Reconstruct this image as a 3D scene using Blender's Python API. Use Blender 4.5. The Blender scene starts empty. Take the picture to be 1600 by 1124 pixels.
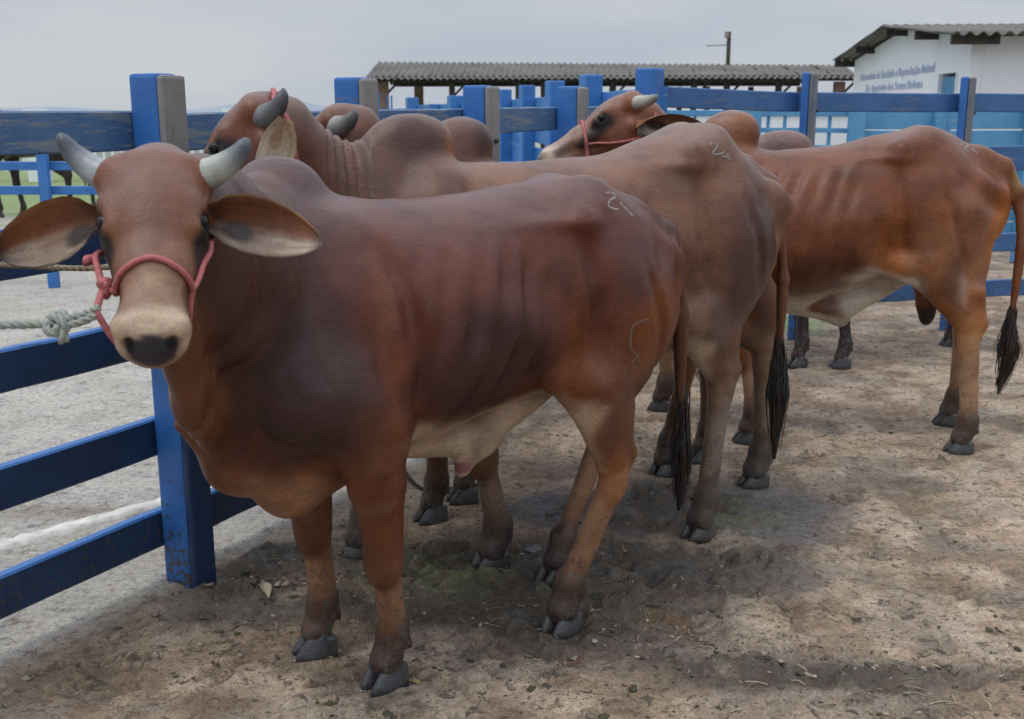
import bpy, bmesh, math, random
import numpy as np
from mathutils import Vector, Matrix
from mathutils.bvhtree import BVHTree

sc = bpy.context.scene
COL = sc.collection
rad = math.radians

# ------------------------------------------------------------------ camera
F_PX = 1708.0; TILT = rad(12.7); EYE = 1.5
cam = bpy.data.objects.new('camera', bpy.data.cameras.new('camera'))
COL.objects.link(cam)
cam.location = (0, 0, EYE)
cam.rotation_euler = (rad(90) - TILT, 0, 0)
cam.data.sensor_width = 36.0
cam.data.lens = 36.0 * F_PX / 1600.0
cam.data.clip_start = 0.05; cam.data.clip_end = 6000
cam.data.dof.use_dof = True
cam.data.dof.focus_distance = 3.1
cam.data.dof.aperture_fstop = 7.0
sc.camera = cam

# ------------------------------------------------------------------ sky and sun (overcast)
SUN_EL, SUN_AZ = rad(58), rad(-35)
world = bpy.data.worlds.new('World'); sc.world = world
world.use_nodes = True
wn = world.node_tree.nodes; wl = world.node_tree.links
wn.clear()
w_out = wn.new('ShaderNodeOutputWorld'); w_bg = wn.new('ShaderNodeBackground')
sky = wn.new('ShaderNodeTexSky'); sky.sky_type = 'NISHITA'; sky.sun_disc = False
sky.sun_elevation = SUN_EL; sky.sun_rotation = SUN_AZ; sky.dust_density = 2.0
tc = wn.new('ShaderNodeTexCoord')
sep = wn.new('ShaderNodeSeparateXYZ'); wl.new(tc.outputs['Generated'], sep.inputs[0])
mp = wn.new('ShaderNodeMapping'); mp.inputs['Scale'].default_value = (1.6, 1.6, 7.0)
wl.new(tc.outputs['Generated'], mp.inputs[0])
nz = wn.new('ShaderNodeTexNoise'); nz.inputs['Scale'].default_value = 1.7; nz.inputs['Detail'].default_value = 5
nz.inputs['Roughness'].default_value = 0.5; nz.inputs['Distortion'].default_value = 0.3
wl.new(mp.outputs[0], nz.inputs[0])
ramp = wn.new('ShaderNodeValToRGB')
ramp.color_ramp.elements[0].position = 0.36; ramp.color_ramp.elements[0].color = (4.75, 5.25, 6.05, 1)
ramp.color_ramp.elements[1].position = 0.66; ramp.color_ramp.elements[1].color = (6.0, 6.25, 6.5, 1)
wl.new(nz.outputs[0], ramp.inputs[0])
# an overcast dome is brighter overhead than at the horizon
mr = wn.new('ShaderNodeMapRange'); mr.inputs['From Min'].default_value = 0.12; mr.inputs['From Max'].default_value = 0.9
mr.inputs['To Min'].default_value = 1.0; mr.inputs['To Max'].default_value = 3.1
wl.new(sep.outputs[2], mr.inputs[0])
vm = wn.new('ShaderNodeVectorMath'); vm.operation = 'SCALE'
wl.new(ramp.outputs[0], vm.inputs[0]); wl.new(mr.outputs[0], vm.inputs['Scale'])
mx = wn.new('ShaderNodeMix'); mx.data_type = 'RGBA'; mx.inputs[0].default_value = 0.94
wl.new(sky.outputs[0], mx.inputs[6]); wl.new(vm.outputs[0], mx.inputs[7])
wl.new(mx.outputs[2], w_bg.inputs[0]); w_bg.inputs[1].default_value = 0.1
wl.new(w_bg.outputs[0], w_out.inputs[0])

sun = bpy.data.objects.new('sun', bpy.data.lights.new('sun', 'SUN'))
COL.objects.link(sun)
sun.data.energy = 0.9; sun.data.angle = rad(12); sun.data.color = (1.0, 0.95, 0.88)
sd = Vector((math.sin(SUN_AZ) * math.cos(SUN_EL), math.cos(SUN_AZ) * math.cos(SUN_EL), math.sin(SUN_EL)))
sd = Vector((-0.35, -0.25, 0.9)).normalized()
sky.sun_elevation = math.asin(sd.z); sky.sun_rotation = math.atan2(sd.x, sd.y)
sun.rotation_euler = sd.to_track_quat('Z', 'Y').to_euler()

sc.view_settings.view_transform = 'Standard'; sc.view_settings.look = 'None'
sc.view_settings.gamma = 1.0; sc.view_settings.exposure = 0.0; sc.view_settings.use_curve_mapping = False
sc.cycles.max_bounces = 5; sc.cycles.diffuse_bounces = 3; sc.cycles.use_denoising = True

# ------------------------------------------------------------------ geometry helpers
CF = np.array([0, math.cos(TILT), -math.sin(TILT)]); CU = np.array([0, math.sin(TILT), math.cos(TILT)])
CR = np.array([1., 0, 0]); CC = np.array([0, 0, EYE])
def ray(px, py): return CF + CR * (px - 800) / F_PX + CU * (562 - py) / F_PX
def GP(px, py, z=0.0):
    d = ray(px, py); return CC + d * ((z - EYE) / d[2])
def DP(px, py, dep): return CC + ray(px, py) * dep
V = lambda *a: np.array(a, float)
def nrm(v): v = np.asarray(v, float); return v / (np.linalg.norm(v) + 1e-12)

def _hash(i, seed):
    i = (i.astype(np.int64) * 374761393 + seed * 668265263) & 0x7fffffff
    i = ((i ^ (i >> 13)) * 1274126177) & 0x7fffffff
    return ((i ^ (i >> 16)) & 0xffff) / 65535.0
def vnoise(x, y, z=None, seed=0):
    if z is None: z = np.zeros_like(x)
    xi, yi, zi = np.floor(x), np.floor(y), np.floor(z)
    fx, fy, fz = x - xi, y - yi, z - zi
    fx = fx * fx * (3 - 2 * fx); fy = fy * fy * (3 - 2 * fy); fz = fz * fz * (3 - 2 * fz)
    r = 0
    for a in (0, 1):
        for b in (0, 1):
            for c in (0, 1):
                h = _hash((xi + a).astype(np.int64) + (yi + b).astype(np.int64) * 7919 + (zi + c).astype(np.int64) * 104729, seed)
                r = r + h * (fx if a else 1 - fx) * (fy if b else 1 - fy) * (fz if c else 1 - fz)
    return r
def fbm(x, y, z=None, o=4, seed=0, g=0.5):
    r = 0; a = 1; s = 0
    for k in range(o):
        m = 2.03 ** k
        r = r + a * vnoise(x * m + 13.7 * k, y * m + 5.1 * k, None if z is None else z * m, seed + k); s += a; a *= g
    return r / s
def sstep(a, b, x): t = np.clip((x - a) / (b - a), 0, 1); return t * t * (3 - 2 * t)

def mesh_obj(name, verts, faces, mat=None, parent=None, smooth=True, cols=None, loc=None):
    me = bpy.data.meshes.new(name)
    verts = np.asarray(verts, np.float32)
    if isinstance(faces, np.ndarray) and faces.shape[1] == 4:
        n = len(faces)
        me.vertices.add(len(verts)); me.vertices.foreach_set('co', verts.ravel())
        me.loops.add(n * 4); me.loops.foreach_set('vertex_index', faces.astype(np.int32).ravel())
        me.polygons.add(n); me.polygons.foreach_set('loop_start', np.arange(0, n * 4, 4, dtype=np.int32))
        me.update(calc_edges=True); me.validate()
    else:
        me.from_pydata([tuple(map(float, v)) for v in verts], [], [tuple(map(int, f)) for f in faces])
    me.polygons.foreach_set('use_smooth', [smooth] * len(me.polygons))
    if cols is not None:
        ca = me.color_attributes.new('Col', 'FLOAT_COLOR', 'POINT')
        c4 = np.ones((len(verts), 4), np.float32); c4[:, :cols.shape[1]] = cols
        ca.data.foreach_set('color', c4.ravel())
    if mat: me.materials.append(mat)
    o = bpy.data.objects.new(name, me); COL.objects.link(o)
    if parent is not None: o.parent = parent
    if loc is not None: o.location = loc
    return o
def empty(name, loc=(0, 0, 0), rz=0.0, parent=None):
    o = bpy.data.objects.new(name, None); COL.objects.link(o)
    o.location = loc; o.rotation_euler = (0, 0, rz); o.empty_display_size = 0.1
    if parent is not None: o.parent = parent
    return o
def tag(o, label=None, cat=None, group=None, kind=None):
    if label: o['label'] = label
    if cat: o['category'] = cat
    if group: o['group'] = group
    if kind: o['kind'] = kind
    return o

class MB:
    """collects plain shapes for one mesh"""
    def __init__(s): s.v = []; s.f = []
    def add(s, vs, fs):
        b = len(s.v); s.v += [tuple(v) for v in vs]; s.f += [tuple(i + b for i in f) for f in fs]; return s
    def box(s, c, size, M=None, bev=0.0):
        x, y, z = [d / 2 for d in size]
        if bev <= 0:
            vs = [(-x, -y, -z), (x, -y, -z), (x, y, -z), (-x, y, -z), (-x, -y, z), (x, -y, z), (x, y, z), (-x, y, z)]
            fs = [(3, 2, 1, 0), (4, 5, 6, 7), (0, 1, 5, 4), (1, 2, 6, 5), (2, 3, 7, 6), (3, 0, 4, 7)]
        else:
            bm = bmesh.new(); bmesh.ops.create_cube(bm, size=1.0)
            for v in bm.verts: v.co = Vector((v.co.x * 2 * x, v.co.y * 2 * y, v.co.z * 2 * z))
            bmesh.ops.bevel(bm, geom=bm.edges[:], offset=bev, segments=2, affect='EDGES', profile=0.6)
            vs = [tuple(v.co) for v in bm.verts]; fs = [tuple(v.index for v in f.verts) for f in bm.faces]
            bm.free()
        vs = [Vector(v) for v in vs]
        if M is not None: vs = [M @ v for v in vs]
        return s.add([v + Vector(c) for v in vs], fs)
    def plank(s, p, q, h, t, bev=0.004, wob=0.0, seg=1, up=(0, 0, 1)):
        """board from p to q, height h, thickness t"""
        p, q = Vector(p), Vector(q); d = q - p; L = d.length; d.normalize()
        n = Vector(up).cross(d).normalized(); u = d.cross(n)
        rs = random.Random(int(abs(p.x * 91 + p.z * 37 + q.y * 11) * 100))
        N = max(2, seg + 1); prof = [(-t/2, -h/2 + bev), (-t/2 + bev, -h/2), (t/2 - bev, -h/2), (t/2, -h/2 + bev), (t/2, h/2 - bev), (t/2 - bev, h/2), (-t/2 + bev, h/2), (-t/2, h/2 - bev)]
        vs = []
        for i in range(N):
            c = p + d * (L * i / (N - 1)) + u * rs.uniform(-wob, wob) + n * rs.uniform(-wob, wob)
            for a, b in prof: vs.append(c + n * a + u * (b + rs.uniform(-wob, wob) * 0.5))
        fs = [tuple(range(8))[::-1], tuple(range((N - 1) * 8, N * 8))]
        for i in range(N - 1):
            for k in range(8): fs.append((i * 8 + k, i * 8 + (k + 1) % 8, (i + 1) * 8 + (k + 1) % 8, (i + 1) * 8 + k))
        return s.add(vs, fs)
    def tube(s, pts, r, n=10, flat=None):
        P = [Vector(p) for p in pts]; N = len(P)
        rr = r if hasattr(r, '__len__') else [r] * N
        vs = []; a0 = None
        for i in range(N):
            d = (P[min(i + 1, N - 1)] - P[max(i - 1, 0)]).normalized()
            a = (Vector((0.13, 0.37, 0.9)).cross(d) if a0 is None else (a0 - d * a0.dot(d))).normalized(); a0 = a
            b = d.cross(a)
            for k in range(n):
                t = 2 * math.pi * k / n; vs.append(P[i] + (a * math.cos(t) + b * math.sin(t)) * rr[i])
        fs = [tuple(range(n))[::-1], tuple(range((N - 1) * n, N * n))]
        for i in range(N - 1):
            for k in range(n): fs.append((i * n + k, i * n + (k + 1) % n, (i + 1) * n + (k + 1) % n, (i + 1) * n + k))
        return s.add(vs, fs)
    def build(s, name, mat=None, parent=None, smooth=False, loc=None):
        return mesh_obj(name, s.v, s.f, mat, parent, smooth, loc=loc)
def catmull(pts, n=8):
    P = [np.asarray(p, float) for p in pts]; P = [2 * P[0] - P[1]] + P + [2 * P[-1] - P[-2]]
    out = []
    for i in range(1, len(P) - 2):
        for k in range(n):
            t = k / n; a, b, c, d = P[i - 1], P[i], P[i + 1], P[i + 2]
            out.append(0.5 * ((2 * b) + (c - a) * t + (2 * a - 5 * b + 4 * c - d) * t * t + (3 * b - a - 3 * c + d) * t ** 3))
    out.append(P[-2]); return out

# ------------------------------------------------------------------ materials
def new_mat(name):
    m = bpy.data.materials.new(name); m.use_nodes = True
    nt = m.node_tree; b = nt.nodes['Principled BSDF']; return m, nt, b
def N(nt, t, **kw):
    n = nt.nodes.new(t)
    for k, v in kw.items():
        if k in ('op', 'operation'): n.operation = v
        elif k in n.inputs: n.inputs[k].default_value = v
        else: setattr(n, k, v)
    return n
def noise(nt, scale, detail=4, rough=0.55, vec=None, dist=0.0):
    n = nt.nodes.new('ShaderNodeTexNoise'); n.inputs['Scale'].default_value = scale; n.inputs['Detail'].default_value = detail
    n.inputs['Roughness'].default_value = rough; n.inputs['Distortion'].default_value = dist
    if vec is not None: nt.links.new(vec, n.inputs[0])
    return n
def rampn(nt, fac, stops):
    r = nt.nodes.new('ShaderNodeValToRGB'); e = r.color_ramp.elements
    while len(e) < len(stops): e.new(0.5)
    for i, (p, c) in enumerate(stops):
        e[i].position = p; e[i].color = (*c, 1) if len(c) == 3 else c
    nt.links.new(fac, r.inputs[0]); return r
def objco(nt, scale=(1, 1, 1)):
    t = nt.nodes.new('ShaderNodeTexCoord'); m = nt.nodes.new('ShaderNodeMapping'); m.inputs['Scale'].default_value = scale
    nt.links.new(t.outputs['Object'], m.inputs[0]); return m.outputs[0]
def mixc(nt, fac, a, b, mode='MIX'):
    m = nt.nodes.new('ShaderNodeMix'); m.data_type = 'RGBA'; m.blend_type = mode
    for s, v in ((m.inputs[0], fac), (m.inputs[6], a), (m.inputs[7], b)):
        if isinstance(v, (int, float)): s.default_value = v
        elif isinstance(v, tuple): s.default_value = (*v, 1) if len(v) == 3 else v
        else: nt.links.new(v, s)
    return m.outputs[2]
def bump(nt, b, h, strength=0.3, dist=0.01):
    n = nt.nodes.new('ShaderNodeBump'); n.inputs['Strength'].default_value = strength; n.inputs['Distance'].default_value = dist
    nt.links.new(h, n.inputs['Height']); nt.links.new(n.outputs[0], b.inputs['Normal']); return n

def relief(Pv, hz, sf=0.37):
    s, t, z = Pv.T; a = np.abs(t); side = sstep(0.10, 0.17, a); g = lambda c, w: np.exp(-((s - c) / w) ** 2)
    band = lambda lo, hi: sstep(lo, lo + 0.1, z) * (1 - sstep(hi - 0.1, hi, z))
    top = hz
    d = -0.013 * g(sf - 0.08 - 0.15 * (top - 0.35 - z), 0.030) * band(0.66, top - 0.08) * side          # behind the shoulder
    d += 0.010 * np.exp(-(((s - sf - 0.04) / 0.07) ** 2 + ((z - top + 0.50) / 0.10) ** 2)) * side         # triceps
    d += -0.010 * np.exp(-(((s - sf - 0.13) / 0.035) ** 2 + ((z - top + 0.34) / 0.14) ** 2)) * side       # before the shoulder blade
    d += 0.007 * np.exp(-(((s - sf - 0.05) / 0.03) ** 2 + ((z - top + 0.20) / 0.12) ** 2)) * side         # blade spine
    d += -0.010 * g(-0.285 + 0.12 * (z - top + 0.35), 0.028) * band(top - 0.56, top - 0.10) * side        # flank edge of thigh
    x = s + 0.50 - 0.35 * (z - top + 0.35); d += -0.008 * np.exp(-(x / 0.022) ** 2) * band(top - 0.60, top - 0.18) * side  # hamstring groove
    d += -0.012 * np.exp(-(((s + 0.57) / 0.07) ** 2 + ((z - top + 0.20) / 0.06) ** 2)) * side             # hollow before the pin bone
    d += 0.006 * np.exp(-(((s + 0.20) / 0.12) ** 2 + ((z - top + 0.095) / 0.02) ** 2)) * side             # loin edge
    d += 0.005 * (fbm(s * 5, t * 5, z * 5, 3, 12) - 0.5) * 2
    d += 0.0035 * (1 - np.abs(2 * fbm(s * 7 + z * 3, z * 7, t * 3, 2, 21) - 1)) * side * band(top - 0.62, top - 0.1)
    return d * 1.55
def hide_mat():
    m, nt, b = new_mat('short_hair_hide')
    at = N(nt, 'ShaderNodeVertexColor'); at.layer_name = 'Col'
    v = objco(nt)
    big = noise(nt, 7, 5, 0.6, v, 0.4); fine = noise(nt, 160, 3, 0.6, v)
    hairv = objco(nt, (90, 90, 22)); hair = noise(nt, 5, 3, 0.7, hairv)
    r1 = rampn(nt, big.outputs[0], [(0.30, (0.66, 0.60, 0.58)), (0.5, (1.0, 1.0, 1.0)), (0.72, (1.22, 1.16, 1.10))])
    c = mixc(nt, 1.0, at.outputs[0], r1.outputs[0], 'MULTIPLY')
    strv = objco(nt, (26, 130, 95)); streak = noise(nt, 1.0, 4, 0.7, strv, 0.6)
    r3 = rampn(nt, streak.outputs[0], [(0.32, (0.84, 0.84, 0.84)), (0.68, (1.14, 1.14, 1.14))])
    c = mixc(nt, 1.0, c, r3.outputs[0], 'MULTIPLY')
    r2 = rampn(nt, hair.outputs[0], [(0.3, (0.78, 0.78, 0.78)), (0.7, (1.18, 1.18, 1.18))])
    c = mixc(nt, 1.0, c, r2.outputs[0], 'MULTIPLY')
    # caked mud splashes low on the legs
    g = nt.nodes.new('ShaderNodeNewGeometry'); sp = nt.nodes.new('ShaderNodeSeparateXYZ'); nt.links.new(g.outputs['Position'], sp.inputs[0])
    ms = noise(nt, 38, 5, 0.75, v); ma = N(nt, 'ShaderNodeMath', op='MULTIPLY_ADD'); ma.inputs[1].default_value = -0.42
    nt.links.new(sp.outputs[2], ma.inputs[0]); nt.links.new(ms.outputs[0], ma.inputs[2])
    mk = rampn(nt, ma.outputs[0], [(0.44, (0, 0, 0)), (0.52, (1, 1, 1))])
    c = mixc(nt, mk.outputs[0], c, (0.075, 0.064, 0.052))
    nt.links.new(c, b.inputs['Base Color'])
    b.inputs['Roughness'].default_value = 0.40
    b.inputs['Specular IOR Level'].default_value = 0.30
    b.inputs['Sheen Weight'].default_value = 0.0; b.inputs['Sheen Roughness'].default_value = 0.45
    b.inputs['Sheen Tint'].default_value = (0.85, 0.85, 0.95, 1)
    ad = N(nt, 'ShaderNodeMath', op='ADD'); nt.links.new(hair.outputs[0], ad.inputs[0]); nt.links.new(fine.outputs[0], ad.inputs[1])
    med = noise(nt, 22, 3, 0.5, v)
    ad2 = N(nt, 'ShaderNodeMath', op='MULTIPLY_ADD'); ad2.inputs[1].default_value = 1.6
    nt.links.new(med.outputs[0], ad2.inputs[0]); nt.links.new(ad.outputs[0], ad2.inputs[2])
    ad4 = N(nt, 'ShaderNodeMath', op='MULTIPLY_ADD'); ad4.inputs[1].default_value = 1.5; nt.links.new(streak.outputs[0], ad4.inputs[0]); nt.links.new(ad2.outputs[0], ad4.inputs[2])
    bump(nt, b, ad4.outputs[0], 0.20, 0.004)
    rmx = nt.nodes.new('ShaderNodeMapRange'); rmx.inputs['To Min'].default_value = 0.14; rmx.inputs['To Max'].default_value = 0.29; nt.links.new(at.outputs['Alpha'], rmx.inputs[0])
    rad_ = N(nt, 'ShaderNodeMath', op='MULTIPLY_ADD'); rad_.inputs[1].default_value = 0.10; nt.links.new(big.outputs[0], rad_.inputs[0]); nt.links.new(rmx.outputs[0], rad_.inputs[2]); nt.links.new(rad_.outputs[0], b.inputs['Roughness'])
    return m
def vcol_mat(name, rough=0.5, spec=0.4, bs=80, bstr=0.3, lo=0.8, hi=1.2, scale=(1, 1, 1)):
    m, nt, b = new_mat(name)
    at = N(nt, 'ShaderNodeVertexColor'); at.layer_name = 'Col'
    v = objco(nt, scale); n = noise(nt, bs, 4, 0.6, v)
    r = rampn(nt, n.outputs[0], [(0.3, (lo,) * 3), (0.7, (hi,) * 3)])
    nt.links.new(mixc(nt, 1.0, at.outputs[0], r.outputs[0], 'MULTIPLY'), b.inputs['Base Color'])
    b.inputs['Roughness'].default_value = rough; b.inputs['Specular IOR Level'].default_value = spec
    bump(nt, b, n.outputs[0], bstr, 0.003); return m
def plain_mat(name, c1, c2, scale=20, rough=0.6, bstr=0.2, spec=0.4, stretch=(1, 1, 1), bd=0.003):
    m, nt, b = new_mat(name)
    v = objco(nt, stretch); n = noise(nt, scale, 5, 0.6, v)
    r = rampn(nt, n.outputs[0], [(0.32, c1), (0.68, c2)])
    nt.links.new(r.outputs[0], b.inputs['Base Color']); b.inputs['Roughness'].default_value = rough
    b.inputs['Specular IOR Level'].default_value = spec
    bump(nt, b, n.outputs[0], bstr, bd); return m
def paint_mat(name, paint, paint2, bare, wear=0.62, dirt=0.0, axis=(1, 1, 1)):
    """weathered paint over grey wood, mud splashes near the ground"""
    m, nt, b = new_mat(name)
    v = objco(nt); vg = objco(nt, axis)
    n1 = noise(nt, 5, 5, 0.6, v); n2 = noise(nt, 3.0, 6, 0.75, vg); n3 = noise(nt, 60, 3, 0.6, v)
    pc = rampn(nt, n1.outputs[0], [(0.3, paint), (0.7, paint2)])
    wm = rampn(nt, n2.outputs[0], [(wear, (0, 0, 0)), (wear + 0.05, (1, 1, 1))])
    c = mixc(nt, wm.outputs[0], pc.outputs[0], bare)
    if dirt > 0:
        g = nt.nodes.new('ShaderNodeNewGeometry'); sp = nt.nodes.new('ShaderNodeSeparateXYZ'); nt.links.new(g.outputs['Position'], sp.inputs[0])
        mr = nt.nodes.new('ShaderNodeMapRange'); mr.inputs['From Min'].default_value = 0.55; mr.inputs['From Max'].default_value = 0.0
        nt.links.new(sp.outputs[2], mr.inputs[0])
        nd = noise(nt, 55, 3, 0.6, v)
        ad = N(nt, 'ShaderNodeMath', op='MULTIPLY_ADD'); ad.inputs[1].default_value = dirt
        nt.links.new(mr.outputs[0], ad.inputs[0]); nt.links.new(nd.outputs[0], ad.inputs[2])
        dm = rampn(nt, ad.outputs[0], [(0.70, (0, 0, 0)), (0.76, (1, 1, 1))])
        c = mixc(nt, dm.outputs[0], c, (0.055, 0.053, 0.05))
    nt.links.new(c, b.inputs['Base Color']); b.inputs['Roughness'].default_value = 0.5
    ad3 = N(nt, 'ShaderNodeMath', op='ADD'); nt.links.new(n2.outputs[0], ad3.inputs[0]); nt.links.new(n3.outputs[0], ad3.inputs[1])
    bump(nt, b, ad3.outputs[0], 0.3, 0.004); return m

M_HIDE = hide_mat()
M_HOOF = vcol_mat('hoof_horn', 0.30, 0.5, 40, 0.4, 0.7, 1.3, (1, 1, 6))
_nt = M_HOOF.node_tree; _b = _nt.nodes['Principled BSDF']; _src = _b.inputs['Base Color'].links[0].from_socket
_n = noise(_nt, 42, 5, 0.75, objco(_nt)); _r = rampn(_nt, _n.outputs[0], [(0.56, (0, 0, 0)), (0.66, (1, 1, 1))])
_nt.links.new(mixc(_nt, _r.outputs[0], _src, (0.085, 0.072, 0.056)), _b.inputs['Base Color'])
_rr = rampn(_nt, _n.outputs[0], [(0.56, (0.24,) * 3), (0.66, (0.85,) * 3)]); _nt.links.new(_rr.outputs[0], _b.inputs['Roughness'])
M_HORN = vcol_mat('horn_keratin', 0.4, 0.5, 30, 0.4, 0.8, 1.15)
M_EYE = plain_mat('eye_dark', (0.003, 0.003, 0.003), (0.006, 0.005, 0.004), 5, 0.07, 0.0, 0.22)
M_EARHAIR = plain_mat('ear_hair', (0.16, 0.12, 0.09), (0.34, 0.28, 0.22), 60, 0.7, 0.0)
M_PINK = plain_mat('pink_webbing', (0.28, 0.07, 0.075), (0.42, 0.13, 0.13), 90, 0.7, 0.5)
M_ROPE = plain_mat('grey_rope', (0.20, 0.22, 0.20), (0.34, 0.36, 0.32), 140, 0.85, 0.9)
M_ROPE2 = plain_mat('brown_rope', (0.16, 0.12, 0.08), (0.30, 0.24, 0.17), 140, 0.85, 0.9)
M_TAIL = plain_mat('tail_hair', (0.010, 0.008, 0.007), (0.035, 0.026, 0.020), 60, 0.5, 0.3, 0.5, (4, 4, 0.4))
M_BLUE = paint_mat('blue_fence_paint', (0.014, 0.095, 0.32), (0.03, 0.15, 0.44), (0.10, 0.12, 0.15), 0.63, 0.22, (1, 1, 8))
M_RAILR = paint_mat('dull_blue_rail', (0.025, 0.085, 0.23), (0.045, 0.13, 0.31), (0.13, 0.16, 0.20), 0.58, 0.22, (1.2, 1.2, 12))
M_GREYBLUE = paint_mat('greyed_blue_wood', (0.12, 0.13, 0.15), (0.16, 0.165, 0.18), (0.05, 0.09, 0.16), 0.56, 0.22, (9, 9, 1))
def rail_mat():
    m = paint_mat('muddied_rail_skylit_top', (0.010, 0.028, 0.075), (0.016, 0.045, 0.12), (0.035, 0.04, 0.045), 0.60, 0.20, (1.2, 1.2, 9))
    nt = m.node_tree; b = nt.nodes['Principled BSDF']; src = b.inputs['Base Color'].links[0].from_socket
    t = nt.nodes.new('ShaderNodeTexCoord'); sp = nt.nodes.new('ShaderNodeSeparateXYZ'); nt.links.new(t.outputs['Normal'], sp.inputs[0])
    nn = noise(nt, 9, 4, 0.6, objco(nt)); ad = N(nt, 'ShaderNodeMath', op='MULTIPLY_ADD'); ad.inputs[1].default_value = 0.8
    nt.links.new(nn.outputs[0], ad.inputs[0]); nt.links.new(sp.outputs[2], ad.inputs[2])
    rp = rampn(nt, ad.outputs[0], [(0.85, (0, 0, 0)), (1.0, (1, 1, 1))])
    nt.links.new(mixc(nt, rp.outputs[0], src, (0.03, 0.14, 0.40)), b.inputs['Base Color'])   # sky light on the upward faces, put into the colour as brighter blue
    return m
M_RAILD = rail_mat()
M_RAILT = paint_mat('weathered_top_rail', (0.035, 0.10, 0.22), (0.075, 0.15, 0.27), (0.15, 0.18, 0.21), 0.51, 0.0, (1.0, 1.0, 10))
M_GREYW = paint_mat('grey_bare_wood', (0.15, 0.14, 0.14), (0.24, 0.225, 0.22), (0.10, 0.09, 0.085), 0.60, 0.30, (9, 9, 1))
M_BLUEF = paint_mat('blue_far_paint', (0.022, 0.125, 0.36), (0.04, 0.175, 0.46), (0.18, 0.25, 0.34), 0.66, 0.0, (1, 1, 6))
M_PALEB = paint_mat('pale_blue_boards', (0.07, 0.24, 0.44), (0.10, 0.31, 0.52), (0.24, 0.33, 0.42), 0.62, 0.0, (1, 1, 6))

# ------------------------------------------------------------------ implicit bodies
def _basis(d, a):
    d = nrm(d); a = np.asarray(a, float); a = nrm(a - d * (a @ d)); return d, a, np.cross(d, a)
class Cap:
    """tapered elliptical limb segment; (ra, rb) radii across axis a and across the third axis"""
    def __init__(s, p, q, r0, r1, a=(0, 1, 0), k=0.04, col=None, sub=False):
        s.p = V(*p); s.q = V(*q); s.L = np.linalg.norm(s.q - s.p) + 1e-9
        d = (s.q - s.p) / s.L
        if abs(np.dot(d, nrm(a))) > 0.97: a = (1, 0, 0) if abs(d[0]) < 0.9 else (0, 0, 1)
        s.d, s.a, s.b = _basis(d, a)
        s.r0 = r0 if hasattr(r0, '__len__') else (r0, r0); s.r1 = r1 if hasattr(r1, '__len__') else (r1, r1)
        s.k = k; s.col = col; s.sub = sub
        m = max(*s.r0, *s.r1)
        s.lo = np.minimum(s.p, s.q) - m; s.hi = np.maximum(s.p, s.q) + m
    def dist(s, X, Y, Z):
        x, y, z = X - s.p[0], Y - s.p[1], Z - s.p[2]
        ax = x * s.d[0] + y * s.d[1] + z * s.d[2]
        h = np.clip(ax / s.L, 0, 1); e = ax - h * s.L
        u = x * s.a[0] + y * s.a[1] + z * s.a[2]; w = x * s.b[0] + y * s.b[1] + z * s.b[2]
        ra = s.r0[0] + (s.r1[0] - s.r0[0]) * h; rb = s.r0[1] + (s.r1[1] - s.r0[1]) * h
        q = np.sqrt((u / ra) ** 2 + (w / rb) ** 2 + (e / np.minimum(ra, rb)) ** 2) + 1e-4
        return (1 - 1 / q) * (np.sqrt(u * u + w * w + e * e) + 1e-5)
class Ell:
    def __init__(s, c, r, ax=None, k=0.04, col=None, sub=False):
        s.c = V(*c); s.r = V(*r); s.A = np.eye(3) if ax is None else np.array(ax); s.k = k; s.col = col; s.sub = sub
        m = max(r); s.lo = s.c - m; s.hi = s.c + m
    def dist(s, X, Y, Z):
        x, y, z = X - s.c[0], Y - s.c[1], Z - s.c[2]
        q = 0; rr = np.sqrt(x * x + y * y + z * z) + 1e-5
        for i in range(3):
            q = q + ((x * s.A[i][0] + y * s.A[i][1] + z * s.A[i][2]) / s.r[i]) ** 2
        q = np.sqrt(q) + 1e-4
        return (1 - 1 / q) * rr
def smooth_interp(x, xp, yp):
    """monotone-ish cubic through the section table"""
    xp = np.asarray(xp, float); yp = np.asarray(yp, float)
    m = np.gradient(yp, xp)
    i = np.clip(np.searchsorted(xp, x) - 1, 0, len(xp) - 2)
    h = xp[i + 1] - xp[i]; t = np.clip((x - xp[i]) / h, 0, 1)
    return ((2 * t**3 - 3 * t**2 + 1) * yp[i] + (t**3 - 2 * t**2 + t) * h * m[i] + (-2 * t**3 + 3 * t**2) * yp[i + 1] + (t**3 - t**2) * h * m[i + 1])
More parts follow.
